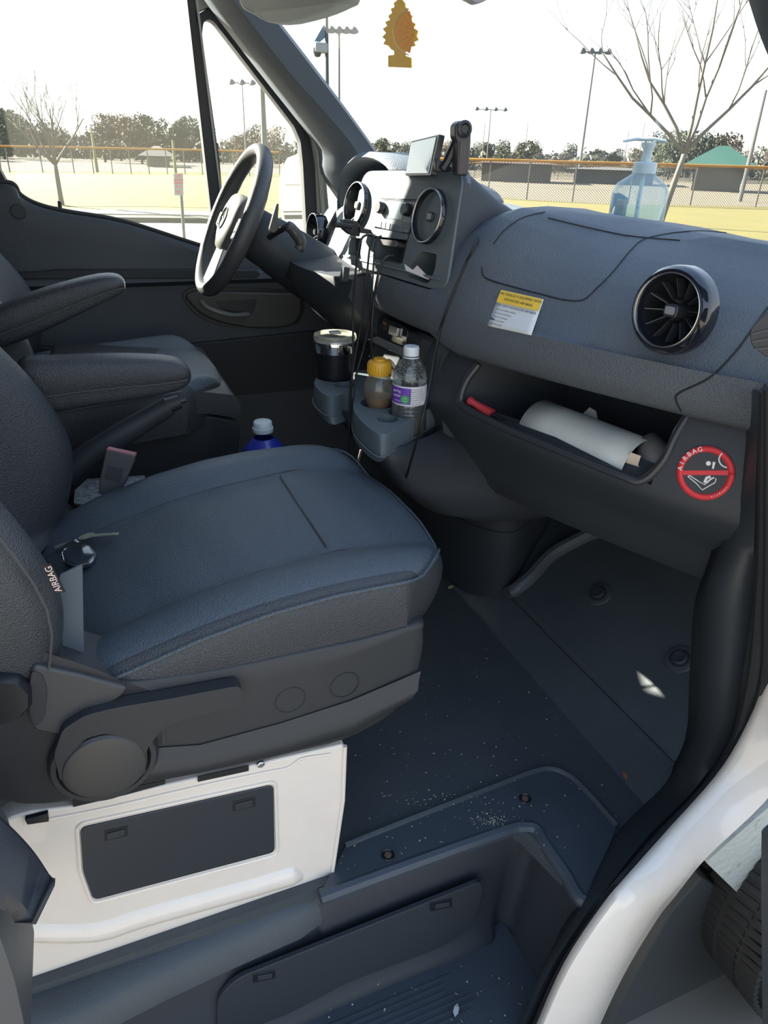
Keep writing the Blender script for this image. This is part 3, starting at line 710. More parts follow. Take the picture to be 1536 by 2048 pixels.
fg.tube([S(u, v, .0014) for u, v in ((-.02, -.34), (.06, -.16), (.20, -.12))], .0022, 6)
fg.tube([S(u, v, .0014) for u, v in ((.06, -.36), (.16, -.24), (.30, -.16))], .0012, 6)
fg.build('pictogram', WINK, sk, smooth=0)
for i, ch in enumerate('AIRBAG'):
    a = radians(168-i*13.5); dx = sxd*sin(a)-syd*cos(a)
    text('sticker_letter', ch, .0098, S(cos(a)*.885, sin(a)*.885, .0014), dx, sxd*cos(a)+syd*sin(a), WINK, sk, .0002)
for i, ch in enumerate('airbags'):
    a = radians(-75+i*6.5); dx = -sxd*sin(a)+syd*cos(a)
    text('sticker_letter', ch, .0038, S(cos(a)*.885, sin(a)*.885, .0014), dx, -(sxd*cos(a)+syd*sin(a)), WINK, sk, .0001)
# ---- centre console below the pad: switch strip, tray, cup holders
rows = []
for i in range(9):
    y = 1.18+i*.33/8; x = .565
    rows.append([Vector((.80, y, 1.43)), Vector((x+.06, y, 1.43)), Vector((x+.045, y, 1.405)), Vector((x+.04, y, 1.36)), Vector((x+.03, y, 1.335)), Vector((x+.05, y, 1.31)), Vector((x+.06, y, 1.26)), Vector((x+.06, y, 1.15)), Vector((.85, y, 1.10))])
MB().grid(rows, closed=True, cap=True).build('console_front', PLAP, dash, smooth=50)
SW = (Vector((.604, 1.3, 1.385)), Vector((-1, 0, .15)).normalized())
sw = slab('switch_strip', [(737, 622), (745, 622), (824, 656), (826, 662), (820, 697), (736, 660)], SW, -.01, .012, GLB, dash, r=.004)
slab('clock_display', [(755, 632), (787, 645), (784, 664), (752, 650)], SW, .012, .0135, DK, sw, r=.001)
for i, s in enumerate(('F3', '8', '2.4')):
    pass
text('display_digits', '8 2.6', .0085, PL(769, 647, SW, .0138), (0, -1, 0), (.15, 0, 1), mat('amber_digits', (.5, .2, .08), .5), sw)
slab('rocker_switch', [(795, 651), (811, 657), (808, 676), (792, 669)], SW, .012, .019, SIL, sw, r=.002)
slab('rocker_switch', [(742, 633), (750, 636), (748, 652), (741, 649)], SW, .012, .016, SIL, sw, r=.002)
slab('silver_strip', [(738, 662), (820, 699), (818, 716), (734, 676)], SW, -.015, .010, mat('strip_silver', (.20, .21, .22), .3), dash, r=.002)
MB().lathe([(.012, 0), (.012, .006), (.009, .007), (.009, -.01), (.001, -.01)], PL(742, 690, SW, -.01), (-1, 0, .2)).build('power_socket', DK, dash)
# cup holder block
ZK = 1.300
ck_px = [(640, 748), (628, 760), (632, 775), (650, 790), (668, 793), (690, 786), (700, 787), (706, 800), (708, 822), (725, 845), (752, 866), (772, 869), (800, 853), (885, 803), (893, 795), (880, 770), (760, 690), (700, 700)]
CK = (Vector((0, 0, ZK)), Vector((0, 0, 1)))
base = smoothpath([PL(x, y, CK) for x, y in ck_px[:14]], 4)
back = [Vector((.66, base[-1].y, ZK)), Vector((.68, 1.52, ZK))]
pts = base+back
cc = sum(pts, Vector())/len(pts)
def ring(k, z):
    out = []
    for p in pts:
        q = p+(cc-p)*k; 
        out.append(Vector((max(q.x, p.x) if p.x > .6 else q.x, q.y, z)))
    return out
holder = MB().grid([ring(.02, ZK), ring(.0, ZK-.004), ring(-.008, ZK-.036), ring(-.008, ZK-.042), ring(.02, ZK-.046), ring(.10, ZK-.06)], closed=True, cap=True).build('cup_holder', STACK, dash, smooth=50)
def hole(p, r, dep=.10): return MB().lathe([(r, -dep), (r, .05)], p, n=40).build('cutter', BLK)
W_C = P(820, 838, Z=ZK-.02); H_C = P(752, 815, Z=ZK-.02); M_C = P(674, 762, Z=ZK-.01); S_C = P(775, 842, Z=ZK)
W_C = P(816, 824, Z=ZK); H_C = P(757, 806, Z=ZK); M_C = P(672, 752, Z=ZK)
H2 = Vector((W_C.x-.052, W_C.y-.0+.015, ZK)); 
cut(holder, hole(W_C, .039), hole(H_C, .037), hole(M_C+Vector((0, 0, 0)), .047), hole(P(775, 838, Z=ZK), .020), hole(P(689, 770, Z=ZK), .022))
MB().tube([p+Vector((-.003, -.003, 0)) for p in ring(-.008, ZK-.041)][:len(base)], .0014, 6).build('holder_edge_line', mat('edge_line', (.12, .13, .14), .4), holder)
# ---- fairing of the centre console flowing down into the tunnel cover
fr_ = [(1.262, [(.60, 1.50), (.475, 1.42), (.468, 1.32), (.463, 1.21), (.462, 1.135), (.49, 1.115), (.58, 1.155), (.67, 1.21), (.80, 1.22)]),
       (1.225, [(.60, 1.50), (.49, 1.42), (.482, 1.32), (.475, 1.21), (.475, 1.14), (.50, 1.118), (.58, 1.145), (.68, 1.17), (.80, 1.18)]),
       (1.16, [(.62, 1.52), (.53, 1.44), (.52, 1.33), (.515, 1.23), (.52, 1.155), (.55, 1.125), (.63, 1.13), (.74, 1.14), (.86, 1.15)]),
       (1.08, [(.68, 1.56), (.61, 1.47), (.595, 1.36), (.595, 1.265), (.61, 1.185), (.65, 1.145), (.74, 1.14), (.84, 1.145), (.96, 1.16)]),
       (1.01, [(.76, 1.60), (.70, 1.52), (.69, 1.41), (.70, 1.32), (.73, 1.25), (.78, 1.21), (.86, 1.20), (.96, 1.21), (1.08, 1.23)]),
       (.96, [(.84, 1.66), (.80, 1.60), (.80, 1.48), (.82, 1.38), (.85, 1.32), (.90, 1.28), (.98, 1.27), (1.06, 1.28), (1.15, 1.30)]),
       (.94, [(.90, 1.66), (.88, 1.60), (.88, 1.50), (.90, 1.42), (.93, 1.37), (.97, 1.34), (1.02, 1.33), (1.08, 1.34), (1.18, 1.36)])]
MB().grid([smoothpath([Vector((x, y, z)) for x, y in r_], 3) for z, r_ in fr_]).build('console_fairing', PLA, dash, smooth=60, solid=.006)
# tunnel cover column
cz0, cz1 = ZF+.03, 1.12
cp = [P(x, y, Z=ZF+.06) for x, y in ((828, 1050), (850, 1090), (900, 1135), (955, 1165), (1000, 1176), (1030, 1168), (1065, 1135), (1110, 1090))]
cp = smoothpath(cp, 4)
rows = []
for t, z in ((0, ZF+.02), (0, ZF+.06), (.2, .80), (.42, .90), (.70, 1.02), (1.0, 1.14)):
    rows.append([Vector((p.x-.06*t, p.y-.06*t*(1 if p.y < 1.5 else .2), z)) for p in cp]+[Vector((1.3, 1.42-.06*t, z)), Vector((1.3, 1.75, z))])
col_ = MB().grid(rows, closed=True, cap=True).build('tunnel_cover', PLA, dash, smooth=60)
seam = [Vector((p.x-.06*.42-.002, p.y-.06*.42*(1 if p.y < 1.5 else .2)-.001, .90)) for p in cp]
MB().tube(seam[8:], .0015, 6).build('cover_seam', GRV, dash)
# bare carpeted bulkhead seen beyond
o = MB().box((1.28, 1.4, .95), (.04, 1.9, .7)).build('wall_bulkhead', mat('firewall_felt', (.085, .068, .055), .9)); tag(o, kind='structure')
# ================================================================== PASSENGER SEAT
CARD = mat('stitch_thread', (.06, .06, .06), .7)
def cushion_mesh(yc, half, x0, x1, ztab, drop, name, parent, m, m2, sub=1, lift=0.0):
    """seat cushion: bolstered sides, sunken middle panel, rounded front; returns a height function"""
    offs = [(-1.02, None, -drop), (-1.035, None, -drop*.55), (-1.02, 'seam', 0), (-.97, None, .010), (-.86, None, .021), (-.74, None, .018), (-.62, None, .000), (-.55, None, -.010), (-.50, None, -.008),
            (-.25, None, -.004), (0, None, -.004), (.25, None, -.004), (.50, None, -.008), (.55, None, -.010), (.62, None, .000), (.74, None, .018), (.86, None, .021), (.97, None, .010), (1.02, None, 0), (1.035, None, -drop*.55), (1.02, None, -drop)]
    rows = []; nx = 22
    for i in range(nx+1):
        v = i/nx; row = []
        for u, _, dz in offs:
            xe = x1-.095*abs(u)**4
            x = x0+(xe-x0)*v
            z = interp(ztab, x)
            if dz <= -drop*.5: zz = z+dz
            else:
                k = min(1, max(0, (v-.0)/.25))
                zz = z+dz*(.5+.5*k)
                # front roll lifts and merges the middle panel
                fr = max(0, (v-.80)/.20)
                zz += (.010 if abs(u) < .6 else 0)*min(1, max(0, (v-.66)/.10))*(1-fr*.5)
                # crease across the middle panel
                if abs(u) < .60: zz -= .012*exp(-((x-(x1-.178))/.009)**2)
                # creases / wrinkles
                if abs(u) < .6: zz += .0018*sin(x*60+u*5)
            row.append(Vector((x, yc+u*half, zz+lift)))
        rows.append(row)
    # rounded front: roll over and down
    last = rows[-1]
    for dx, k in ((.018, .18), (.026, .45), (.022, .75), (.008, 1.0)):
        row = []
        for (u, _, dz), p in zip(offs, last):
            z = interp(ztab, p.x)+lift
            zb = z-drop
            row.append(Vector((p.x+dx*(1 if abs(u) < .9 else .35), yc+(p.y-yc)*(1 if abs(u) < .9 else 1), p.z+(zb-p.z)*k)))
        rows.append(row)
    mb = MB(); mb.grid(rows)
    # underside
    n = len(offs)
    fr_ = [r[0] for r in rows]+[q for q in rows[-1][1:]]+[r[-1] for r in reversed(rows[:-1])]
    o = mb.build(name, m, parent, smooth=180, sub=sub)
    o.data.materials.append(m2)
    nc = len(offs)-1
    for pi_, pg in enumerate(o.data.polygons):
        if 3 <= pi_ % nc <= nc-4 and pi_//nc <= nx: pg.material_index = 1  # top faces take the brighter leather, light from above painted in
    def H(x, u):
        v = (x-x0)/((x1-.095*abs(u)**4)-x0)*nx; i = max(0, min(nx-1, int(v))); f = v-i
        js = [q[0] for q in offs[2:-2]]
        for j in range(len(js)-1):
            if js[j] <= u <= js[j+1]: break
        g = (u-js[j])/(js[j+1]-js[j]); j += 2
        a = rows[i][j].z*(1-f)+rows[i+1][j].z*f; b = rows[i][j+1].z*(1-f)+rows[i+1][j+1].z*f
        return a*(1-g)+b*g
    return o, H, rows
YC, HW = 1.012, .262
seat = empty('passenger_seat', (.1, YC, ZF), 'black leather passenger seat on a white metal box, nearest the camera', 'seat')
zt = [(-.25, 1.125), (-.04, 1.165), (.067, 1.208), (.16, 1.224), (.25, 1.23), (.37, 1.226), (.46, 1.20)]
zt = [(-.25, 1.06), (-.13, 1.125), (-.04, 1.165), (.067, 1.196), (.16, 1.214), (.25, 1.222), (.36, 1.222), (.46, 1.205)]
cush, HC, crow = cushion_mesh(YC, HW, -.22, .455, zt, .085, 'seat_cushion', seat, LEA, LEA_LIT)
# piping: side seam, inner panel seams
def onseat(u, xs, dz=.001): return [Vector((x, YC+u*HW, HC(x, max(-1.0, min(1.0, u)))+dz)) for x in xs]
pr_ = [r[2]+Vector((0, -.001, .001)) for r in crow[4:23]]
front = [Vector((p.x+.014, p.y, p.z-.012)) for p in crow[22][3:-3]]
pr_ += front+[r[-3]+Vector((0, .001, .001)) for r in reversed(crow[4:23])]
MB().tube(smoothpath(pr_, 2), .0022, 6).build('side_piping', LEA_LIT, cush)
for s in (-1, 1):
    xs = [-.18+i*.025 for i in range(24)]
    MB().tube([Vector((x, YC+s*.585*HW+(0 if x < .3 else s*(x-.3)*.1), HC(x, s*.58)+.0006)) for x in xs if x < .42], .0013, 5).build('panel_seam', CARD, cush)
MB().tube([Vector((.279-.0, YC+u*HW, HC(.279, u)+.0022)) for u in [-.52+.04*i for i in range(27)]], .0012, 5).build('cross_seam', CARD, cush)
# backrest
BX = [(1.10, -.125), (1.165, -.088), (1.24, -.064), (1.287, -.059), (1.343, -.072), (1.419, -.106), (1.47, -.140), (1.54, -.182), (1.64, -.235), (1.80, -.28), (1.95, -.33)]
rows = []
for i in range(25):
    z = 1.125+i*(1.93-1.125)/24
    bx = sinterp(BX, z); cx_ = bx-.075 if z < 1.6 else bx-.06
    cx_ = -.185-(z-1.12)*.26
    w_ = .262+.012*sin(min(1, (z-1.12)/.3)*pi)
    w_ *= 1 if z < 1.6 else 1-(z-1.6)*.35
    bk = cx_-.12
    sec = [(bk, -1.0), (bk+.06, -1.03), (bx-.07, -1.05), (bx-.02, -1.02), (bx, -.93), (bx-.003, -.84), (bx-.03, -.70), (cx_+.012, -.56), (cx_, -.45), (cx_+.003, -.2), (cx_+.003, .2), (cx_, .45), (cx_+.012, .56), (bx-.03, .70), (bx-.003, .84), (bx, .93), (bx-.02, 1.02), (bx-.07, 1.05), (bk+.06, 1.03), (bk, 1.0)]
    rows.append([Vector((x-(.016 if u < -.6 else 0), YC+u*w_, z)) for x, u in sec])
back = MB().grid(rows, closed=True, cap=True).build('backrest', LEA, seat, smooth=180, sub=1)
MB().tube([r[3]+Vector((.004, -.004, 0)) for r in rows[0:22]], .0016, 6).build('bolster_seam', CARD, back)
MB().tube([r[6]+Vector((.001, 0, 0)) for r in rows[0:22]], .0014, 6).build('bolster_seam', CARD, back)
# airbag tag
tp = [P(80, 1127, Y=.728), P(103, 1128, Y=.728), P(131, 1182, Y=.728), P(106, 1184, Y=.728)]
tg = MB().prism(tp, (.0, -.0025, 0)).build('airbag_tag', BLK, back, label='small black fabric tag reading AIRBAG')
c = sum(tp, Vector())/4+Vector((.001, -.0033, 0)); up_ = (tp[0]-tp[3]).normalized()
text('tag_text', 'AIRBAG', .0098, c, up_, up_.cross(Vector((0, 1, 0))), mat('tag_thread', (.75, .58, .52), .8), tg, .0002)
# grey strip of lining between backrest and cushion
slab('lining_strip', [(118, 1150), (165, 1128), (168, 1306), (125, 1330)], (P(150, 1240, Y=.79), Vector((0, -1, .15)).normalized()), -.004, 0, mat('lining', (.075, .095, .115), .6), seat, r=.003)
# armrest on the seat's inner side
def armrest(path, w0, h0, y, name, parent, m=LEA, w1=None):
    rows = []; n = len(path)
    for i, (px, py, py2) in enumerate(path):
        t_, b_ = P(px, py, Y=y), P(px, py2, Y=y)
        k = w0/2
        if i == n-1: k *= .55
        if i == n-2: k *= .9
        rows.append([Vector((t_.x, y+a*k, b_.z+(t_.z-b_.z)*b)) for a, b in ((0, 1), (.6, .98), (.93, .86), (1, .6), (.92, .42), (.86, .38), (.82, .1), (.6, 0), (-.6, 0), (-.82, .1), (-.86, .38), (-.92, .42), (-1, .6), (-.93, .86), (-.6, .98))])
    return MB().grid(rows, closed=True, cap=True).build(name, m, parent, smooth=180, sub=1), rows
ar, arr = armrest([(20, 708, 830), (80, 712, 825), (150, 709, 812), (230, 707, 800), (300, 709, 790), (345, 713, 778), (368, 722, 768), (381, 738, 752)], .075, .09, 1.335, 'armrest', seat)
MB().tube([r[10]+Vector((0, -.002, 0)) for r in arr[:7]], .0016, 6).build('armrest_seam', CARD, ar)
# side shield with recline lever and knob
SY = .742
SPl = YP(SY)
sh_px = [(-200, 1240), (0, 1291), (60, 1312), (120, 1332), (235, 1361), (330, 1353), (450, 1335), (600, 1303), (720, 1278), (842, 1246), (851, 1262), (850, 1300), (838, 1352), (812, 1400), (772, 1440), (690, 1481), (600, 1504), (500, 1528), (380, 1552), (250, 1578), (140, 1604), (60, 1612), (0, 1606), (-200, 1560)]
o2 = [PL(x, y, SPl) for x, y in sh_px]; n_ = len(o2)
cen = sum(o2, Vector())/n_
o2 = smoothpath(o2, 3, closed=True)
def off_(k, dy): return [cen+(p-cen)*k+Vector((0, dy, 0)) for p in o2]
sh = MB().grid([off_(.985, .09), off_(1.0, .05), off_(1.0, .012), off_(.992, .004), off_(.975, -.0), off_(.93, -.002), off_(.5, -.004)], closed=True, cap=True).build('side_shield', SHIELD, seat, smooth=55)
# lower flare of the shield
fl_ = [(330, 1568), (500, 1478), (640, 1420), (750, 1390), (848, 1325)]
rows = []
for (x, y), (x2, y2) in zip([(250, 1500), (400, 1490), (560, 1447), (700, 1402), (842, 1342)], [(250, 1574), (400, 1543), (560, 1508), (700, 1470), (812, 1398)]):
    a = PL(x, y, SPl, .006); b = PL(x2, y2, SPl, .004); m_ = a.lerp(b, .45)+Vector((0, -.014, 0))
    rows.append([a, a.lerp(b, .25)+Vector((0, -.006, 0)), m_, a.lerp(b, .8)+Vector((0, -.012, 0)), b+Vector((0, .01, 0))])
MB().grid(rows).build('shield_flare', SHIELD, sh, smooth=70)
for x, y in ((581, 1401), (690, 1371)):
    c = PL(x, y, SPl, .0045); MB().torus(c, (0, 1, 0), .0215, .0010, 40, 6).build('blank_cap', mat('cap_plastic', (.028, .030, .033), .5), sh)
slab('hinge_cover', [(68, 1318), (160, 1338), (255, 1364), (240, 1383), (190, 1410), (128, 1460), (70, 1448), (56, 1420), (55, 1370)], SPl, .0, .012, mat('hinge_cover_plastic', (.048, .049, .050), .5, bump=(1100, .25, .0005)), sh, r=.006, bevel=.003)
slab('hinge_pivot', [(64, 1328), (84, 1333), (96, 1365), (90, 1420), (72, 1440), (60, 1415), (58, 1370)], SPl, .010, .014, SHIELD, sh, r=.01, bevel=.002)
kc = PL(208, 1506, SPl, .0)
ring_px = [(137, 1455), (120, 1510), (135, 1565), (180, 1596), (240, 1592)]
MB().lathe([(.066, .002), (.066, .014), (.062, .020), (.056, .020), (.053, .012)], kc, (0, -1, 0), n=48, cap=False).build('lever_collar', SHIELD, sh)
lev = [(120, 1530), (108, 1480), (125, 1430), (170, 1402), (230, 1388), (330, 1372), (440, 1352), (470, 1347), (480, 1362), (472, 1385), (440, 1394), (370, 1412), (320, 1430), (290, 1470), (286, 1500), (276, 1470), (250, 1448), (210, 1438), (170, 1448), (140, 1480), (130, 1530)]
slab('recline_lever', lev, SPl, .006, .026, SHIELD, sh, r=.008, bevel=.006, seg=3)
MB().lathe([(.051, .004), (.051, .024), (.048, .028), (.040, .030), (.001, .0295)], kc, (0, -1, 0), n=56).build('adjuster_knob', mat('knob_plastic', (.050, .048, .046), .45), sh)
slab('embossed_mark', [(322, 1452), (330, 1450), (332, 1482), (322, 1484)], SPl, .003, .0052, SHIELD, sh, r=.0005, bevel=.0003)
c = PL(2, 1378, SPl, .0); MB().lathe([(.034, 0), (.034, .020), (.030, .026), (.001, .026)], c, (0, -1, 0), n=10).build('backrest_knob', DK, sh)
# white seat box
BP = YP(.752)
bx = [(-160, 1700), (0, 1650), (20, 1636), (60, 1624), (150, 1613), (330, 1571), (520, 1528), (560, 1518), (640, 1500), (688, 1489), (692, 1500), (686, 1600), (662, 1764), (500, 1818), (350, 1872), (180, 1930), (50, 1994), (-160, 2060)]
bp = rounded([PL(x, y, BP) for x, y in bx], .004, 2)
boxo = MB().prism(bp, (0, .50, 0)).build('seat_box', WHITE, seat, bevel=.004, smooth=30, label='white painted metal seat box')
for zz in (0,): pass
# stepped pressing in the sheet metal: raised lower rib
rib = MB(); rows = []
ribc = [(-60, 1862), (60, 1866), (150, 1868), (210, 1862), (270, 1842), (340, 1822), (420, 1800), (500, 1778), (560, 1760), (590, 1752), (606, 1752)]
for i, q in enumerate(smoothpath([PL(x, y, BP) for x, y in ribc], 4)):
    k = 1.0; N = 40
    rows.append(q)
rr_ = []
for i, q in enumerate(rows):
    k = min(1, (len(rows)-1-i)/5+.05)
    rr_.append([q+Vector((0, dy*k-.0005, dz*(.35+.65*k))) for dy, dz in ((.003, .026), (-.004, .018), (-.009, .008), (-.0095, -.002), (-.007, -.012), (-.002, -.020), (.003, -.026))])
MB().grid(rr_).build('pressed_rib', WHITE, boxo, smooth=180, sub=1)
# folded flange along the front edge and top
MB().tube([PL(x, y, BP, .001) for x, y in ((690, 1492), (686, 1600), (662, 1762))], .0035, 8).build('front_flange', WHITE, boxo)
MB().tube(smoothpath([PL(x, y, BP, .0005) for x, y in ((60, 1645), (200, 1618), (330, 1588), (430, 1565), (540, 1542), (575, 1535), (600, 1518), (630, 1512), (660, 1508))], 4), .0025, 8).build('top_flange', WHITE, boxo)
rc = [(160, 1652), (545, 1567), (548, 1702), (187, 1798), (166, 1740)]
fr = rounded([PL(x, y, BP, .0006) for x, y in [(154, 1648), (550, 1562), (555, 1708), (184, 1806), (160, 1742)]], .012, 5)
MB().tube(fr, .0028, 8, closed=True).build('hatch_surround', WHITE, boxo)
cover = slab('access_cover', [(160, 1654), (546, 1568), (549, 1702), (187, 1798), (166, 1740)], BP, -.004, .0028, PLAP, boxo, r=.010, bevel=.001, label='black plastic access cover')
for x, y in ((232, 1663), (487, 1605)):
    w_, h_ = 23, 9
    slab('latch', [(x-w_, y-h_+4), (x+w_, y-h_-6), (x+w_, y+h_-4), (x-w_, y+h_+6)], BP, .0028, .0036, BLK, cover, r=.001, bevel=.0003)
    slab('latch_tab', [(x-w_+5, y-h_+8), (x+w_-6, y-h_-1), (x+w_-6, y+h_-7), (x-w_+5, y+h_+2)], BP, .0036, .0055, PLAP, cover, r=.001, bevel=.0005)
MB().lathe([(.006, 0), (.006, .003), (.004, .0045), (.001, .0045)], PL(521, 1527, BP, .001), (0, -1, 0), n=6).build('bolt', SIL, boxo)
slab('rail_slot', [(146, 1612), (250, 1588), (330, 1566), (330, 1558), (146, 1598)], BP, .001, .002, BLK, boxo, r=.001, bevel=0)
slab('rail_slot', [(395, 1562), (497, 1540), (497, 1529), (395, 1552)], BP, .001, .002, BLK, boxo, r=.001, bevel=0)
slab('bracket', [(50, 1630), (96, 1618), (98, 1634), (55, 1640)], BP, .001, .008, DK, boxo, r=.001)
# seat frame under the cushion
MB().prism([PL(x, y, YP(.80)) for x, y in ((-100, 1440), (300, 1420), (700, 1330), (790, 1400), (640, 1500), (0, 1640), (-100, 1640))], (0, .42, 0)).build('seat_frame', BLK, seat)

# ================================================================== DRIVER'S SEAT
DYC = 1.83
ds = empty('driver_seat', (.1, DYC, ZF), 'black leather driver seat on the far side of the cab', 'seat')
zt2 = [(-.25, 1.18), (.0, 1.19), (.2, 1.205), (.33, 1.205), (.40, 1.19)]
f1 = P(465, 765, Y=1.62)
dc, HD, drow = cushion_mesh(DYC, .255, -.24, f1.x-.02, [(-.25, f1.z-.03), (.0, f1.z-.01), (f1.x-.1, f1.z+.005), (f1.x, f1.z)], .10, 'seat_cushion', ds, LEA, LEA_LIT)
dpr = [r[2]+Vector((0, -.001, .001)) for r in drow[3:23]]
MB().tube(dpr, .0022, 6).build('side_piping', LEA_LIT, dc)
rows = []
for i in range(21):
    z = 1.2+i*(1.95-1.2)/20
    bx_ = sinterp([(1.2, -.10), (1.3, -.03), (1.42, -.04), (1.55, -.12), (1.7, -.20), (1.95, -.30)], z)-.085
    c_ = bx_-.05
    w_ = .26*(1 if z < 1.6 else 1-(z-1.6)*.4)
    rows.append([Vector((x, DYC+u*w_, z)) for x, u in ((c_-.14, -1), (bx_-.08, -1.05), (bx_-.02, -1.02), (bx_, -.92), (bx_-.01, -.8), (c_, -.55), (c_, 0), (c_, .55), (bx_-.01, .8), (bx_, .92), (bx_-.02, 1.02), (bx_-.08, 1.05), (c_-.14, 1))])
MB().grid(rows, closed=True, cap=True).build('backrest', LEA, ds, smooth=180, sub=1)
ar, arr = armrest([(-70, 640, 715), (0, 609, 690), (60, 583, 668), (120, 565, 640), (180, 550, 612), (215, 545, 596), (240, 548, 585), (250, 560, 572)], .075, .08, 1.53, 'armrest', ds)
MB().tube([r[10]+Vector((0, -.002, 0)) for r in arr[:7]], .0016, 6).build('armrest_seam', CARD, ar)
q = [P(x, y, Y=1.60) for x, y in ((40, 860), (170, 850), (320, 832), (420, 830), (480, 842), (480, 880), (455, 1080), (0, 1100), (0, 900))]
MB().prism(rounded(q, .03), (0, .46, 0)).build('seat_box', mat('seat_box_dark', (.022, .025, .028), .5), ds, bevel=.006)
q = [P(x, y, Y=1.585) for x, y in ((100, 800), (230, 785), (370, 780), (470, 790), (485, 815), (478, 838), (420, 828), (320, 831), (60, 850))]
MB().prism(rounded(q, .012), (0, .48, 0)).build('side_shield', SHIELD, ds, bevel=.006)

# ================================================================== THINGS BETWEEN THE SEATS
# parking brake lever
HB = [P(x, y, Y=1.42) for x, y in ((120, 960), (190, 905), (245, 868), (300, 835), (338, 812), (360, 803))]
hb = empty('parking_brake_lever', (HB[0].x, 1.42, ZF), 'black parking brake lever rising at a slant between the two seats', 'lever')
MB().tube(HB[:-1], [.024, .022, .020, .018, .017], 14, flat=1.25).build('grip', PLA, hb, smooth=60)
MB().tube([HB[-2]+Vector((-.004, 0, 0)), HB[-1]], [.0165, .014], 12).build('grip_tip', SHIELD, hb, smooth=60)
MB().tube([HB[-1]-Vector((.005, 0, .001)), HB[-1]+Vector((.012, 0, .003))], .006, 8).build('release_button', PLAP, hb)
MB().tube([HB[0]+Vector((-.10, .0, -.12)), HB[0]+Vector((.01, 0, .005))], .03, 10).build('lever_sleeve', BLK, hb)
MB().box((HB[0].x-.08, 1.42, (HB[0].z+ZF)/2-.05), (.10, .08, HB[0].z-ZF-.1)).build('lever_bracket', BLK, hb)
# seat-belt buckle of the passenger seat
KP = (P(236, 940, Y=1.30), Vector((-.25, -1, .15)).normalized())
bk = empty('belt_buckle', P(236, 1000, Y=1.30), 'dark grey seat belt buckle standing up beside the passenger seat cushion', 'buckle')
slab('buckle_body', [(214, 897), (272, 909), (268, 925), (250, 968), (235, 992), (200, 985), (200, 965)], KP, -.012, .010, mat('buckle_plastic', (.065, .067, .070), .5), bk, r=.003, bevel=.003)
slab('buckle_label', [(217, 928), (250, 935), (243, 962), (211, 954)], KP, .010, .0106, mat('buckle_inlay', (.045, .047, .05), .4), bk, r=.001, bevel=0)
slab('release_bar', [(215, 895), (272, 907), (272, 911), (214, 899)], KP, -.010, .008, mat('buckle_red', (.35, .12, .13), .5), bk, r=0)
for k in range(3): MB().tube([PL(208+k*7, 985+k*2, KP), PL(200+k*6, 1020, KP), PL(192+k*6, 1060, KP, -.01)], .002, 6).build('buckle_cable', BLK if k != 1 else mat('webbing_grey', (.2, .2, .2), .7), bk)
# paper-wrapped magazine and grey tray between the seats
ZM = 1.075
mg = [P(x, y, Z=ZM) for x, y in ((150, 985), (175, 962), (290, 955), (292, 975), (215, 1015), (195, 1022), (148, 1010))]
o = MB().prism(mg, (0, 0, .006)).build('folded_newspaper', mat('newsprint', (.42, .44, .45), .7, var=(90, 1.0, (.10, .11, .12)), dirt=(60, .55, (.7, .72, .75))), bevel=.001)
tag(o, 'crumpled printed paper wedged between the two seats beside the belt buckle', 'paper')
bx2 = [P(x, y, Z=ZM-.012) for x, y in ((100, 1000), (148, 1008), (195, 1024), (152, 1052), (118, 1048), (90, 1040))]
o = MB().prism(bx2, (0, 0, -.16)).build('centre_tray', mat('tray_grey', (.10, .10, .095), .6), bevel=.004)
tag(o, 'grey plastic tray in the gap between the seats below the crumpled paper', 'tray')
MB().lathe([(.007, 0), (.007, .006), (.004, .009), (.001, .009)], P(133, 1054, Z=1.09), n=16).build('push_pin', mat('pin_white', (.5, .5, .47), .4), o)
# seat belt loop at the lower left
L0 = [(-60, 1600), (0, 1640), (60, 1700), (98, 1755), (101, 1770)]
L1 = [(-60, 1800), (0, 1818), (20, 1830), (28, 1842), (30, 1846)]
A = smoothpath([P(x, y, Y=.60-.02*i) for i, (x, y) in enumerate(L0)], 4); B = smoothpath([P(x, y, Y=.52-.0*i) for i, (x, y) in enumerate(L1)], 4)
rows = [[a+Vector((0, .004, 0)), a, a.lerp(b, .5)+Vector((0, -.02, 0)), b, b+Vector((-.004, .01, 0))] for a, b in zip(A, B)]
o = MB().grid(rows).build('seat_belt_strap', mat('belt_webbing', (.020, .022, .026), .55, bump=(700, .3, .0005)), smooth=70, solid=.004)
tag(o, 'black seat belt strap bulging in front of the white seat box', 'seat belt')
# ================================================================== STEERING WHEEL AND COLUMN
WC = Vector((.357, 1.85, 1.595)); WN = Vector((-.894, 0, .447)).normalized(); WU = Vector((.447, 0, .894)).normalized(); WS = Vector((0, 1, 0))
def W(u, v, n=0): return WC+WS*u+WU*v+WN*n
sw_ = empty('steering_wheel', WC, 'black leather steering wheel with three spokes standing in front of the driver window', 'steering wheel')
RIMM = mat('wheel_leather', (.045, .048, .050), .42, bump=(500, .4, .0007))
rim_rows = []
for i in range(72):
    a = 2*pi*i/72; R = .175; r = .0175
    if abs(sin(a)) < .5: r = .0185
    d = WS*cos(a)+WU*sin(a)
    rim_rows.append([WC+d*(R+r*.85*cos(2*pi*j/16))+WN*(r*1.12*sin(2*pi*j/16)) for j in range(16)])
rim_rows.append(rim_rows[0])
MB().grid(rim_rows, closed=True).build('rim', RIMM, sw_, smooth=180)
hubp = rounded([W(u, v) for u, v in ((-.075, .055), (0, .072), (.075, .055), (.072, -.03), (.035, -.075), (-.035, -.075), (-.072, -.03))], .03, 5)
hc = sum(hubp, Vector())/len(hubp)
HUBM = mat('airbag_cover', (.11, .112, .105), .45, bump=(700, .25, .0005))
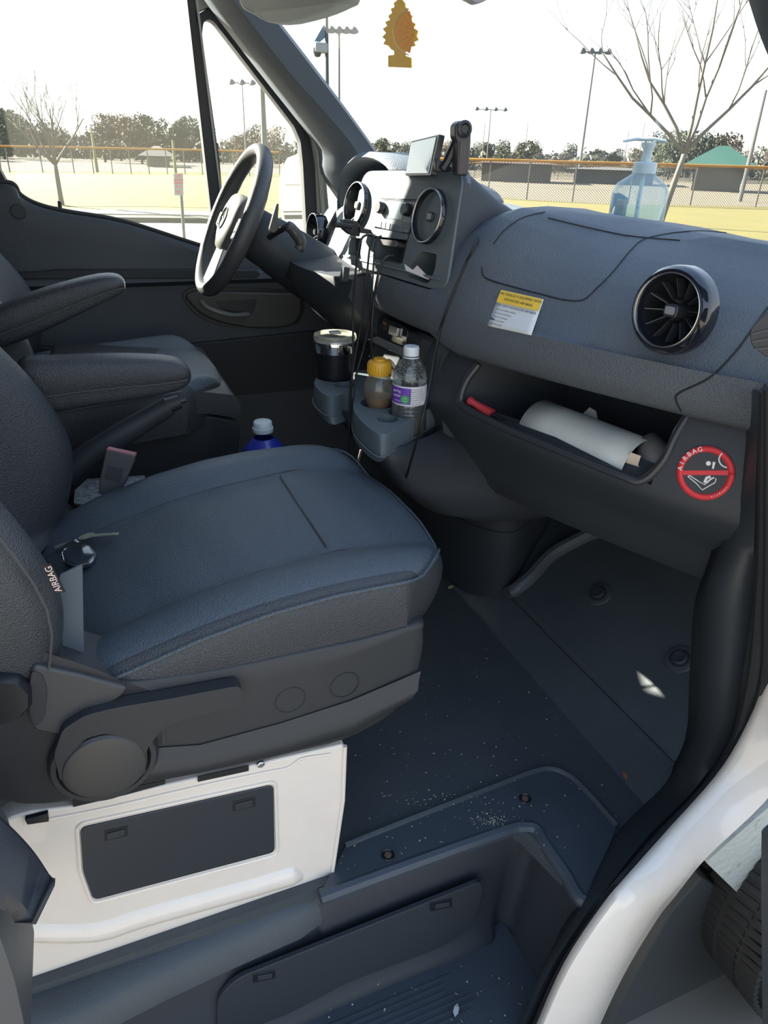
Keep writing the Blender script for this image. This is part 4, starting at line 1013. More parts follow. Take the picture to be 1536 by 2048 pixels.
MB().grid([[p-WN*.045 for p in hubp], [p-WN*.015 for p in hubp], [hc+(p-hc)*.99+WN*.0 for p in hubp], [hc+(p-hc)*.93+WN*.012 for p in hubp], [hc+(p-hc)*.6+WN*.020 for p in hubp], [hc+(p-hc)*.05+WN*.022 for p in hubp]], closed=True, cap=True).build('hub', HUBM, sw_, smooth=60)
bd = MB(); bd.torus(W(0, .0, .022), WN, .026, .0022, 32, 6)
for k in range(3):
    a = pi/2+k*2*pi/3; bd.tube([W(0, 0, .022), W(.025*cos(a), .025*sin(a), .022)], [.004, .0012], 6)
bd.build('badge', CHR, sw_)
for s in (-1, 1):
    pts = rounded([W(s*.06, .015), W(s*.165, .012), W(s*.165, -.022), W(s*.06, -.04)], .006)
    sp = MB().prism([p-WN*.02 for p in pts], WN*.024).build('spoke', SIL if False else mat('spoke_plastic', (.10, .11, .115), .3), sw_, bevel=.004)
    for k in range(3): MB().prism(rounded([W(s*(.080+k*.022), .004), W(s*(.098+k*.022), .004), W(s*(.098+k*.022), -.018), W(s*(.080+k*.022), -.022)], .003), WN*.006).build('wheel_button', DK, sp, bevel=.001)
pts = rounded([W(-.035, -.06), W(.035, -.06), W(.05, -.165), W(-.05, -.165)], .008)
MB().prism([p-WN*.018 for p in pts], WN*.022).build('spoke', mat('spoke_silver', (.45, .46, .46), .3, metal=.6), sw_, bevel=.004)
col = empty('steering_column', WC-WN*.10, 'dark steering column cowl between steering wheel and dash, with its stalks', 'steering column')
CC = WC-WN*.05
def ringc(c, n, ru, rs, k=20): return [c+WS*rs*cos(2*pi*i/k)+WU*ru*sin(2*pi*i/k) for i in range(k)]
MB().grid([ringc(WC-WN*.035, WN, .04, .045), ringc(WC-WN*.05, WN, .060, .070), ringc(WC-WN*.12+Vector((0, 0, -.008)), WN, .068, .075), ringc(WC-WN*.20+Vector((0, 0, -.02)), WN, .075, .08), ringc(WC-WN*.34+Vector((0, 0, -.03)), WN, .08, .09)], closed=True, cap=True).build('column_cowl', PLA, col, smooth=60)
gl = [P(x, y, Y=1.68) for x, y in ((573, 452), (582, 456), (592, 468), (600, 480), (601, 492), (597, 500))]
MB().tube(smoothpath(gl, 4), [.010]+[.0125]*6+[.0135]*8+[.012]*5+[.011], 12).build('gear_stalk', mat('stalk_plastic', (.05, .05, .048), .35), col, smooth=60)
MB().tube([WC-WN*.08+WS*-.05, P(575, 452, Y=1.68)], .007, 8).build('stalk_arm', DK, col)
pd = [P(x, y, Y=1.70) for x, y in ((553, 408), (558, 407), (556, 440), (560, 455), (548, 468), (538, 462))]
MB().prism(rounded(pd, .006), (0, .012, 0)).build('shift_paddle', mat('stalk_plastic', (.05, .05, .048), .35), col, bevel=.002)
MB().tube([WC-WN*.07+WS*.05, WC-WN*.07+WS*.17+WU*.03], [.009, .011], 10).build('indicator_stalk', mat('stalk_plastic', (.05, .05, .048), .35), col)

# ================================================================== THINGS ON AND AROUND THE DASH
# tablet-like screen with its arm
scr = empty('dash_monitor', P(850, 336, Y=1.26), 'small dash monitor with bright reflecting screen standing behind the centre stack', 'screen')
a, b, c_, d_ = P(826, 283, Y=1.36), P(884, 269, Y=1.20), P(866, 352, Y=1.20), P(814, 352, Y=1.36)
sn_ = (b-a).cross(d_-a).normalized(); sn_ = sn_ if sn_.x < 0 else -sn_
q = rounded([a, b, c_, d_], .004)
MB().prism([p+sn_*-.006 for p in q], sn_*.010).build('housing', DK, scr, bevel=.001)
cc = (a+b+c_+d_)/4
MB().prism([cc+(p-cc)*.88+sn_*.0042+Vector((0, .003, 0)) for p in q], sn_*.0008).build('screen', mat('reflecting_screen', (.35, .42, .42), .06, spec=1, coat=1), scr, smooth=0)
mnt = empty('camera_mount', P(925, 340, Y=1.12), 'black hinged mounting arm with round pivot sticking up behind the centre stack', 'mount')
yb = 1.16
mb = MB(); p_top = P(928, 258, Y=yb); pr1 = [P(x, y, Y=yb) for x, y in ((911, 252), (917, 244), (928, 240), (938, 244), (943, 254), (943, 280), (937, 352), (914, 352), (916, 285), (911, 275))]
mb.prism(rounded(pr1, .006), (0, .022, 0)); mb.build('upright', PLAP, mnt, bevel=.003)
MB().lathe([(.013, 0), (.013, .004), (.009, .006), (.006, .003), (.001, .003)], p_top, (0, -1, 0), n=28).build('pivot_knob', DK, mnt)
MB().tube([P(912, 285, Y=yb+.02), P(895, 322, Y=yb+.03), P(884, 340, Y=yb+.03)], .008, 8).build('strut', DK, mnt)
MB().prism([P(x, y, Y=yb+.03) for x, y in ((872, 322), (878, 318), (906, 334), (902, 344), (872, 344))], (0, .02, 0)).build('mount_foot', DK, mnt, bevel=.002)
MB().prism([P(x, y, Y=yb-.001) for x, y in ((920, 282), (934, 282), (931, 348), (917, 348))], (0, -.001, 0)).build('upright_inlay', mat('inlay_brown', (.055, .045, .042), .5), mnt)
# phone clip on the vent
ph = empty('phone_clip', P(700, 460, Y=1.60), 'black phone holder clipped to the left vent of the centre stack', 'phone holder')
YB = 1.47
MB().tube([P(x, y, Y=YB) for x, y in ((672, 449), (684, 450), (704, 452))], .006, 10).build('ball_arm', DK, ph)
MB().prism(rounded([P(x, y, Y=YB) for x, y in ((686, 438), (714, 442), (722, 452), (720, 474), (700, 470), (686, 458))], .004), (0, .02, 0)).build('clamp', DK, ph, bevel=.002)
MB().prism(rounded([P(x, y, Y=YB-.01) for x, y in ((720, 455), (765, 464), (765, 472), (720, 466))], .002), (0, .012, 0)).build('cradle_bar', DK, ph, bevel=.001)
MB().prism(rounded([P(x, y, Y=YB+.02) for x, y in ((665, 434), (672, 420), (675, 448), (660, 470), (655, 458))], .002), (0, .012, 0)).build('side_grip', DK, ph, bevel=.001)
# charging cables
CBL = mat('cable_black', (.010, .010, .011), .45)
def cable(pts, r, label, grp='black cables hanging in front of the centre stack', plug=None, n=8):
    o = MB().tube(smoothpath(pts, n), r, 8).build('charging_cable', CBL, smooth=180)
    tag(o, label, 'cable', grp if grp else None)
    if plug:
        MB().tube([plug[0], plug[1]], .0048, 8).build('plug', DK, o)
    return o
def cp_(l): return [P(x, y, Y=yy) for x, y, yy in l]
cable(cp_([(757, 476, 1.30), (735, 470, 1.29), (722, 480, 1.29), (715, 510, 1.29), (710, 560, 1.30), (706, 620, 1.31), (706, 700, 1.31), (701, 780, 1.31), (698, 860, 1.30), (700, 940, 1.30)]), .0022, 'leftmost of the black cables hanging from the centre stack, falling past the tumbler')
cable(cp_([(760, 474, 1.29), (746, 476, 1.28), (739, 500, 1.28), (733, 560, 1.28), (727, 620, 1.29), (716, 680, 1.30), (706, 740, 1.30), (702, 800, 1.30), (708, 880, 1.29), (712, 945, 1.29)]), .0020, 'thin black cable second from the left, swinging left onto the neighbouring cable')
cable(cp_([(762, 472, 1.28), (754, 480, 1.27), (748, 520, 1.27), (744, 580, 1.27), (739, 640, 1.28), (726, 700, 1.29), (715, 740, 1.29), (708, 790, 1.29), (706, 870, 1.28), (716, 950, 1.28)]), .0020, 'thin black cable third from the left in front of the centre stack')
cable(cp_([(788, 513, 1.27), (772, 516, 1.26), (762, 530, 1.26), (754, 560, 1.26), (748, 600, 1.27), (744, 650, 1.27), (743, 700, 1.28), (742, 716, 1.30)]), .0026, 'thicker black cable from the lower slot running down to the power socket', plug=(P(742, 712, Y=1.29), P(742, 734, Y=1.30)))
# cable laid along the side of the stack and down to the floor
lp_ = []
for x, y in ((992, 402), (980, 432), (955, 480), (930, 530), (905, 590), (890, 630), (880, 660)):
    h = padpt(x, y, .004); 
    if h: lp_.append(h)
lp_ += [P(871, 705, X=.575), P(862, 760, X=.54), P(846, 830, X=.50), P(828, 900, X=.50), P(808, 970, X=.53), P(792, 1020, X=.58)]
lp_ += [P(785, 1060, X=.66)]
cable(lp_, .0023, 'long black cable running down the right side of the centre stack to the floor', None)
o = cable(cp_([(722, 900, 1.45), (716, 930, 1.45), (722, 960, 1.46), (730, 985, 1.47)]), .003, 'short grey cable hanging under the cup holders', None)
o.data.materials.clear(); o.data.materials.append(mat('cable_grey', (.14, .135, .12), .6))
b_ = MB()
for k in range(5): b_.tube(smoothpath([P(684+k*4, 938-k*2, Y=1.36+.01*k), P(700+k*3, 925+k*3, Y=1.38), P(715+k*2, 948, Y=1.38), P(700, 975, Y=1.38), P(688+k*2, 960, Y=1.38)], 5, closed=True), .003, 6, closed=True)
o = b_.build('cable_bundle', CBL); tag(o, 'tangled bundle of black cable behind the front edge of the passenger seat', 'cable')
# paper in the stack's lower right pocket
PAPR = mat('pinkish_paper', (.62, .54, .50), .8)
pp_ = [PL(x, y, SP, o_) for x, y, o_ in ((809, 528, .012), (826, 540, .006), (835, 531, .0), (859, 556, -.006), (858, 560, -.004), (812, 541, .014))]
o = MB().prism(pp_, sn*.0006).build('paper_slip', PAPR, smooth=0); tag(o, 'torn pinkish paper slip poking out of the pocket at the lower right of the stack', 'paper')

# drinks
def on_axis(prof, c, m, name, parent, ax=(0, 0, 1), n=40, label=None, cap=False, smooth=50): return MB().lathe(prof, c, ax, n=n, cap=cap).build(name, m, parent, smooth=smooth, label=label)
# tumbler
tz = P(670, 676, Y=M_C.y).z; zb = ZK-.07
tmb = empty('tumbler', (M_C.x, M_C.y, zb), 'black insulated tumbler with steel rim and clear lid in the left cup holder', 'tumbler')
Hh = tz-zb
tl = Vector((M_C.x, M_C.y, zb)); axt = (P(670, 668, Y=M_C.y)-tl).normalized()
on_axis([(.001, 0), (.034, 0), (.0365, .006), (.040, Hh*.45), (.0445, Hh-.028)], tl, mat('matt_black_coat', (.010, .011, .014), .35), 'body', tmb, axt)
on_axis([(.0447, Hh-.028), (.0455, Hh-.012), (.0455, Hh-.003), (.044, Hh)], tl, CHR, 'steel_rim', tmb, axt)
on_axis([(.0465, Hh-.004), (.0475, Hh+.004), (.0465, Hh+.009), (.041, Hh+.010), (.039, Hh+.005), (.001, Hh+.004)], tl, glassy('lid_clear', (.9, .9, .85), .08, .05, ((.75, .75, .66), .45)), 'lid', tmb, axt)
MB().prism([tl+axt*(Hh+.010)+Vector(v_) for v_ in ((-.012, -.01, 0), (.012, -.01, 0), (.012, .01, 0), (-.012, .01, 0))], axt*.005).build('lid_slider', mat('slider', (.5, .5, .45), .3), tmb, bevel=.002)
# honey bottle
hb_ = empty('honey_bottle', (H_C.x, H_C.y, ZK-.06), 'clear squeeze bottle with yellow cap and a little amber honey inside', 'bottle')
hz = P(752, 722, Y=H_C.y).z; c = Vector((H_C.x, H_C.y, ZK-.06)); Hh = hz-c.z
PET = glassy('clear_plastic', (.92, .94, .94), .12, .06, ((.60, .62, .60), .10))
PETD = glassy('frosted_bottle', (.86, .86, .82), .12, .12, ((.50, .48, .42), .28))
k = Hh/.17
on_axis([(.001, 0), (.027, .001), (.031, .01), (.031, .035), (.024, .055*k), (.0225, .066*k), (.029, .085*k), (.032, .105*k), (.029, .122*k), (.021, .134*k), (.0175, Hh-.027)], c, PETD, 'body', hb_)
on_axis([(.001, .001), (.029, .003), (.0295, .012), (.0295, .038), (.0228, .055*k), (.0215, .066*k), (.0275, .083*k), (.0285, .088*k), (.001, .088*k)], c, mat('honey', (.35, .17, .05), .2, coat=.5), 'honey_residue', hb_)
on_axis([(.0225, Hh-.027), (.0235, Hh-.025), (.0235, Hh-.003), (.021, Hh), (.012, Hh+.001), (.012, Hh+.005), (.001, Hh+.005)], c, mat('cap_yellow', (.72, .38, .03), .35), 'cap', hb_)
cr_ = MB()
for i in range(28):
    a = 2*pi*i/28; cr_.tube([c+Vector((cos(a)*.0237, sin(a)*.0237, Hh-.023)), c+Vector((cos(a)*.0237, sin(a)*.0237, Hh-.005))], .0008, 4)
cr_.build('cap_ribs', mat('cap_yellow', (.72, .38, .03), .35), hb_)
# water bottle
wz = P(825, 691, Y=W_C.y).z; c = Vector((W_C.x, W_C.y, ZK-.065)); 
axw = (P(823, 697, Y=W_C.y)-c).normalized(); Hh = (P(824, 692, Y=W_C.y)-c).length
wb = empty('water_bottle', c, 'clear plastic water bottle with white cap and purple label in the right cup holder', 'bottle')
k = Hh/.215
prof = [(.001, 0), (.028, .001), (.033, .008)]
for i in range(9):
    z = .014+i*.0085*k; prof += [(.0335, z), (.0305, z+.003), (.0335, z+.006)]
zl0, zl1 = .094*k, .140*k
prof += [(.0335, zl0), (.0325, zl0+.002), (.0325, zl1-.002), (.034, zl1), (.0335, .152*k), (.030, .166*k), (.023, .182*k), (.0155, .192*k), (.0135, Hh-.017)]
on_axis(prof, c, PET, 'body', wb, axw)
on_axis([(.001, .003), (.031, .005), (.0305, .06*k), (.0305, .105*k), (.001, .105*k)], c, glassy('water', (.90, .93, .94), .10, .02, ((.5, .52, .52), .05)), 'water', wb, axw)
on_axis([(.0150, Hh-.017), (.0152, Hh-.003), (.0140, Hh), (.001, Hh)], c, mat('white_cap', (.75, .78, .80), .4), 'cap', wb, axw)
on_axis([(.0160, Hh-.021), (.0160, Hh-.019)], c, mat('white_cap', (.75, .78, .80), .4), 'cap_ring', wb, axw)
# label: purple front, white info panel
tocam = (CAM-c); tocam -= axw*tocam.dot(axw); tocam.normalize(); lft = axw.cross(tocam).normalized()   # lft points to the viewer's right
def lab_arc(a0_, a1_, z0_, z1_, r, m, name, parent, n=16):
    rows = [[c+axw*z+(tocam*cos(a)+lft*sin(a))*r for z in (z0_, z1_)] for a in [a0_+(a1_-a0_)*i/n for i in range(n+1)]]
    return MB().grid(rows).build(name, m, parent, smooth=180)
lb = lab_arc(-2.6, 2.6, zl0+.002, zl1-.002, .0336, mat('label_paper', (.72, .70, .72), .5), 'label', wb, 40)
lab_arc(-2.2, .10, zl0+.005, zl1-.005, .0339, mat('label_purple', (.16, .05, .42), .45), 'purple_field', lb, 24)
gp = []
for i in range(25):
    a = 2*pi*i/24; aa = -.22+.0085*cos(a)/.034; gp.append(c+axw*(zl0+.015+.0085*sin(a))+(tocam*cos(aa)+lft*sin(aa))*.0344)
MB().prism(gp[:-1], tocam*.0003).build('green_badge', mat('badge_green', (.06, .36, .10), .5), lb)
def wtxt(s, a, z, size, m, al='CENTER'):
    t = lft*cos(a)-tocam*sin(a)
    text('label_text', s, size, c+axw*z+(tocam*cos(a)+lft*sin(a))*.0346, t, axw, m, lb, .00005, al)
wtxt('spring', -.75, zl0+.030, .008, WINK); wtxt('water', -.72, zl0+.021, .008, WINK); wtxt('16.9 FL OZ', -.70, zl0+.011, .0035, WINK)
wtxt('100%', -.22, zl0+.017, .0035, WINK); wtxt('recycled', -.22, zl0+.012, .0026, WINK)
for i in range(8): wtxt(('natural spring water', 'bottled at the source', 'store in a cool dry place', 'nutrition facts per bottle', 'calories 0 sodium 0 mg', 'please recycle this bottle', 'ca crv me vt ct ny', 'refresh every day')[i], .42, zl1-.007-i*.0042, .0030, INK)
dr = MB(); random.seed(3)
for i in range(130):
    a = random.uniform(-1.4, 1.4); z = random.uniform(.142, .185)*k; r = .0325 if z < .155*k else .0325-(z-.155*k)*.52
    dr.ball(c+axw*z+(tocam*cos(a)+lft*sin(a))*(r-.001), random.uniform(.0004, .0010), 6, 4)
o = dr.build('water_drops', mat('droplet', (.8, .85, .85), .05, spec=1), wb); o['kind'] = 'stuff'
# blue drink bottle on the floor behind the seat front
b0 = P(527, 880, Y=1.43)
bb = empty('drink_bottle', (b0.x, b0.y, b0.z-.20), 'blue drink bottle with a white cap standing beyond the passenger seat cushion', 'bottle')
c = Vector((b0.x, b0.y, b0.z-.20))
o = MB().box((b0.x, b0.y+.02, (b0.z-.20+ZF)/2-.001), (.14, .14, b0.z-.20-ZF)).build('trim_20', DK, bevel=.005); tag(o, kind='structure')
BLU = mat('bottle_blue', (.020, .035, .30), .25, coat=.5)
on_axis([(.001, 0), (.044, 0), (.049, .01), (.049, .14), (.050, .160), (.046, .180), (.032, .198), (.021, .206)], c, BLU, 'body', bb)
ct = P(525, 842, Y=1.43).z-c.z
on_axis([(.0215, ct-.024), (.0225, ct-.022), (.0225, ct-.014), (.0205, ct-.013), (.020, ct-.002), (.018, ct), (.001, ct)], c, mat('grey_white_cap', (.50, .55, .56), .45), 'cap', bb)
tcm = (CAM-c); tcm.z = 0; tcm.normalize(); rr = Vector((0, 0, 1)).cross(tcm)
for s, aa, zz, sz, mm in (('BLUE', -.70, .186, .008, WINK), ('FROST', -.30, .176, .012, mat('label_red', (.6, .06, .08), .5)), ('16 OZ', .5, .176, .008, WINK)):
    t = rr*cos(aa)-tcm*sin(aa); nrm = tcm*cos(aa)+rr*sin(aa)
    text('bottle_text', s, sz, c+Vector((0, 0, zz-.006))+nrm*.0485, t, Vector((0, 0, 1))-nrm*.5, mm, bb, .0002)

# sanitiser pump bottle on top of the dash
s0 = P(1262, 436, X=1.02)
sb = empty('pump_bottle', (s0.x, s0.y, s0.z-.02), 'clear pump dispenser bottle with blue label standing on the dash under the windscreen', 'bottle')
sz = s0.z-.012; c = Vector((s0.x+.012, s0.y, sz))
def pz(y): return P(1270, y, X=c.x).z-sz
CLR = glassy('pump_plastic', (.90, .96, .98), .10, .04, ((.62, .78, .84), .20))
hs = pz(345)
vx = Vector((.93, -.36, 0))                                    # the bottle is wider across than deep
def oval(rx, ry, z, dx=0): return [c+vx*(rx*cos(2*pi*i/28)+dx)+Vector((.36, .93, 0))*ry*sin(2*pi*i/28)+Vector((0, 0, z)) for i in range(28)]
sc_ = (P(1303, 420, X=c.x)-P(1228, 420, X=c.x)).length/2
MB().grid([oval(.001, .001, -.03), oval(sc_*.96, sc_*.6, -.03), oval(sc_, sc_*.62, -.024), oval(sc_, sc_*.62, pz(380)), oval(sc_*.85, sc_*.55, pz(366)), oval(sc_*.5, sc_*.45, pz(352)), oval(sc_*.36, sc_*.36, pz(345)), oval(sc_*.36, sc_*.36, pz(338))], closed=True).build('body', CLR, sb, smooth=60)
MB().grid([oval(.001, .001, -.028), oval(sc_*.90, sc_*.54, -.028), oval(sc_*.92, sc_*.56, -.02), oval(sc_*.92, sc_*.56, pz(412)), oval(.001, .001, pz(412))], closed=True).build('gel', glassy('gel', (.86, .95, .97), .05, .1, ((.6, .75, .8), .12)), sb, smooth=60)
on_axis([(sc_*.40, pz(346)), (sc_*.40, pz(326)), (sc_*.36, pz(324)), (sc_*.18, pz(323)), (sc_*.16, pz(300)), (sc_*.24, pz(292)), (sc_*.24, pz(285))], c, mat('pump_grey', (.42, .52, .55), .4), 'pump_collar', sb)
on_axis([(.004, pz(318)), (.004, pz(450))], c, mat('pump_tube', (.55, .65, .68), .4), 'dip_tube', sb)
hd = [c+Vector((0, 0, pz(282)))+vx*a_+Vector((0, 0, b_)) for a_, b_ in ((sc_*.55, .0), (sc_*.1, .003), (-sc_*.5, .002), (-sc_*.9, -.002))]
MB().tube(hd, [.007, .009, .006, .0045], 10, flat=.45).build('pump_head', mat('pump_grey', (.42, .52, .55), .4), sb)
tcm = (CAM-c); tcm.z = 0; tcm.normalize()
lo = c-Vector((0, 0, 0))
lbl = [P(x, y, X=c.x-.03) for x, y in ((1229, 387), (1240, 386), (1257, 396), (1250, 436), (1221, 428))]
l_ = MB().prism(lbl, (-.001, 0, 0)).build('front_label', mat('label_blue', (.05, .26, .42), .5), sb)
l2 = MB().prism([P(x, y, X=c.x-.0312) for x, y in ((1236, 397), (1252, 400), (1247, 430), (1231, 425))], (-.0008, 0, 0)).build('info_panel', mat('label_grey', (.45, .47, .47), .5), l_)
for k in range(7): MB().tube([P(1237-k*.8, 401+k*3.6, X=c.x-.0325), P(1249-k*.9, 403.5+k*3.6, X=c.x-.0325)], .0003, 4).build('label_line', INK, l2)

# air freshener hanging from the mirror, sun visor and mirror
FY = 1.36
fx = P(802, 90, Y=FY).x
def FP(x, y, o=0): return P(x, y, X=fx+o)
af_out = [(800, -6), (806, 0), (812, 8), (811, 14), (818, 18), (816, 26), (826, 32), (822, 42), (832, 48), (828, 56), (837, 62), (834, 72), (838, 80), (829, 84), (832, 92), (820, 94), (822, 100), (812, 102), (812, 112), (824, 116), (824, 136), (778, 134), (778, 111), (790, 110), (790, 102), (784, 99), (779, 92), (768, 88), (773, 80), (766, 74), (774, 66), (767, 58), (776, 52), (772, 44), (782, 40), (778, 32), (786, 26), (783, 18), (791, 14), (789, 6), (795, 2)]
af = empty('air_freshener', FP(800, 0), 'yellow cardboard air freshener with an orange slice print hanging in front of the windscreen', 'air freshener')
AFY = mat('freshener_yellow', (.85, .48, .02), .6)
MB().prism(rounded([FP(x, y) for x, y in af_out], .0018, 3), (-.0018, 0, 0)).build('card', AFY, af, smooth=0)
AFO = mat('slice_orange', (.90, .24, .02), .6, var=(160, 1, (.95, .45, .04))); AFP = mat('slice_pith', (.80, .55, .36), .6)
arc_c = (838, 64)
def arcp(r, a): return (min(828, arc_c[0]-4+r*cos(a)*.92), arc_c[1]+r*sin(a)*.95)
segs = []
for k in range(7):
    a0_, a1_ = pi/2+.0+k*pi/7+.05, pi/2+(k+1)*pi/7-.05
    a0_, a1_ = 1.85+(a0_-1.57)*.82, 1.85+(a1_-1.57)*.82
    q = [arcp(6, (a0_+a1_)/2)]+[arcp(47, a0_+(a1_-a0_)*i/5) for i in range(6)]
    q = [(min(max(x, 778), 832), min(max(y, 12), 122)) for x, y in q]
    MB().prism([FP(x, y, -.0019) for x, y in q], (-.0004, 0, 0)).build('orange_segment', AFO, af, smooth=0)
MB().tube([FP(*arcp(52, pi/2+.35+i*(pi-.7)/16), -.0022) for i in range(17)], .0011, 5).build('rind_line', AFP, af)
MB().tube([FP(800, -4), FP(800, -40), FP(806, -95)], .0006, 5).build('string', mat('white_string', (.7, .7, .7), .7), af)
# sun visor of the driver side and the interior mirror
vis = empty('sun_visor', P(600, 20, Y=1.75), 'grey sun visor with a metal clip above the driver side pillar', 'sun visor')
VM = mat('visor_fabric', (.33, .36, .34), .8, bump=(500, .3, .0005))
vp = [P(x, y, Y=yy) for x, y, yy in ((488, -60, 1.95), (492, 8, 1.95), (520, 30, 1.90), (566, 50, 1.84), (640, 35, 1.70), (690, 15, 1.58), (708, 0, 1.52), (712, -60, 1.50))]
vp = smoothpath(vp, 3)
vc = sum(vp, Vector())/len(vp)
MB().grid([[vc+(p-vc)*.90+Vector((-.022, 0, .0)) for p in vp], [vc+(p-vc)*.985+Vector((-.016, 0, 0)) for p in vp], [p+Vector((0, 0, 0)) for p in vp], [vc+(p-vc)*.985+Vector((.014, 0, 0)) for p in vp]], closed=True, cap=True).build('visor_board', VM, vis, smooth=60)
for k in range(3): MB().tube(smoothpath([P(612+k*9, 0+k*2, Y=1.72), P(618+k*9, 10+k*2, Y=1.715), P(630+k*6, 8, Y=1.71), P(640+k*5, 22-k*3, Y=1.71)], 4), .0025, 6).build('visor_clip', CHR, vis)
MB().prism([P(x, y, Y=1.93) for x, y in ((483, -20), (494, -20), (500, 8), (492, 12))], (0, .01, 0)).build('pivot_block', mat('pivot_grey', (.4, .42, .42), .5), vis)
mr = empty('interior_mirror', P(930, -60, Y=1.33), 'grey lower corner of the interior mirror at the top edge of the windscreen', 'mirror')
mq = [P(x, y, Y=1.33) for x, y in ((944, 2), (952, 7), (962, 6), (978, -2), (1010, -90), (790, -110), (796, -70))]
MB().prism(rounded(mq, .004), (0, .02, 0)).build('mirror_body', mat('mirror_grey', (.22, .23, .23), .5), mr, bevel=.003)

# ================================================================== IN THE OPEN COMPARTMENT
def gq(x, y, yy): return P(x, y, Y=yy)
FOL = mat('folder_card', (.55, .56, .52), .65, var=(30, .5, (.48, .48, .44)))
def gd(x, y, d):
    lo, hi = .5, 1.4
    for _ in range(40):
        m_ = (lo+hi)/2; q = P(x, y, Y=m_)
        if q.x-xf(m_) > d: hi = m_
        else: lo = m_
    return P(x, y, Y=lo)
fa = gd(1066, 842, .085); fb = gd(1272, 926, .072)
fol = empty('document_folder', (fa+fb)/2, 'rolled grey-white cardboard folder lying across the open compartment', 'folder')
e1 = fb-fa; L_ = e1.length; e1.normalize()
upv = Vector((0, 0, 1)); upv = (upv-e1*upv.dot(e1)).normalized(); fw = e1.cross(upv); fw = fw if fw.x > 0 else -fw
rows = []
for t in (0, .25, .5, .75, 1):
    row = []
    for i in range(21):
        a = radians(205-i*11)
        R = .047
        row.append(fa+e1*(t*L_)+fw*(cos(a)*R*1.15+.012)+upv*(sin(a)*R*.95-.008))
    rows.append(row)
MB().grid(rows).build('cover_sheet', FOL, fol, smooth=180, solid=.0015)
MB().prism([fa+e1*.01+fw*-.028+upv*-.030, fa+e1*.01+fw*.03+upv*-.03, fb+e1*-.004+fw*.03+upv*-.03, fb+e1*-.004+fw*-.028+upv*-.03], upv*.012).build('inner_pages', mat('page_tan', (.50, .42, .34), .8), fol, smooth=0)
pap = [gd(x, y, .04) for x, y in ((1250, 925), (1262, 905), (1282, 912), (1276, 930), (1292, 955), (1268, 962), (1255, 950))]
o = MB().prism(pap, (0, .001, .0)).build('crumpled_note', mat('note_tan', (.62, .50, .38), .8), smooth=0); tag(o, 'crumpled tan note sticking out at the right end of the rolled folder', 'paper')
pap = [gd(x, y, .15) for x, y in ((1160, 845), (1168, 826), (1180, 815), (1192, 822), (1198, 850))]
o = MB().prism(pap, (0, .001, 0)).build('paper_corner', mat('note_grey', (.42, .40, .38), .8), smooth=0); tag(o, 'grey paper corner showing behind the rolled folder', 'paper')
cyl = [gd(1278, 900, .09), gd(1312, 952, .06)]
rows = []
for t in (0, .5, 1):
    row = []
    for i in range(17):
        a = radians(250-i*20); q = cyl[0].lerp(cyl[1], t); row.append(q+Vector((cos(a)*.03+.02, 0, sin(a)*.028)))
    rows.append(row)
o = MB().grid(rows).build('brochure', mat('brochure_brown', (.20, .175, .16), .5), smooth=180, solid=.001); tag(o, 'curled brownish brochure at the right end of the compartment beside the folder', 'brochure')
ra, rb = P(938, 800, Y=1.092), P(984, 828, Y=1.045)
rt = empty('red_screwdriver', ra, 'red handled tool lying at the left end of the open compartment', 'tool')
MB().tube([ra, ra.lerp(rb, .12), ra.lerp(rb, .2), rb], [.0075, .0085, .0065, .0095], 10).build('handle', mat('tool_red', (.42, .035, .045), .35), rt)
MB().tube([rb, rb+(rb-ra)*.5], .0035, 8).build('shaft', DK, rt)

# ================================================================== KEYS ON THE SEAT
def su(x, y, dz=0.0):
    """point of the passenger cushion under a pixel"""
    d = ray(x, y).normalized(); t = .5
    while t < 1.8:
        q = CAM+d*t; u = (q.y-YC)/HW
        if -1 < u < 1 and -.21 < q.x < .36 and q.z <= HC(q.x, u)+dz+.003: return q
        t += .002
    return P(x, y, Z=1.19)
ky = empty('key_bunch', su(150, 1100), 'bunch of keys with black fob lying at the back of the passenger seat', 'keys')
fc = su(158, 1112, .012); ex = (su(170, 1128, .012)-su(150, 1092, .012)); ex.z = 0; ex.normalize(); ey = Vector((0, 0, 1)).cross(ex)
ez = Vector((0, 0, 1))
fo_ = rounded([fc+ex*a+ey*b for a, b in ((-.032, -.014), (-.022, -.023), (.014, -.025), (.036, -.012), (.036, .012), (.014, .025), (-.022, .023), (-.032, .014))], .006, 4)
fcn = sum(fo_, Vector())/len(fo_)
MB().grid([[fcn+(p-fcn)*.9-ez*.007 for p in fo_], [p-ez*.003 for p in fo_], [p+ez*.001 for p in fo_], [fcn+(p-fcn)*.86+ez*.005 for p in fo_], [fcn+(p-fcn)*.80+ez*.0055 for p in fo_]], closed=True, cap=True).build('key_fob', mat('fob_black', (.02, .028, .04), .15, coat=.6), ky, smooth=40)
MB().tube([fcn+(p-fcn)*.96+ez*.0025 for p in fo_], .0009, 6, closed=True).build('fob_trim', CHR, ky)
rc_ = su(153, 1082, .012); MB().torus(rc_, (.4, .3, .8), .008, .0010, 24, 6).build('key_ring', CHR, ky)
ka, kb, kt = su(162, 1074, .010), su(188, 1074, .010), su(238, 1068, .010)
kd = (kt-ka); kl = kd.length; kd.normalize(); kn_ = Vector((0, 0, 1)).cross(kd)
def K(a, b): return ka+kd*a+kn_*b
hw_ = .012
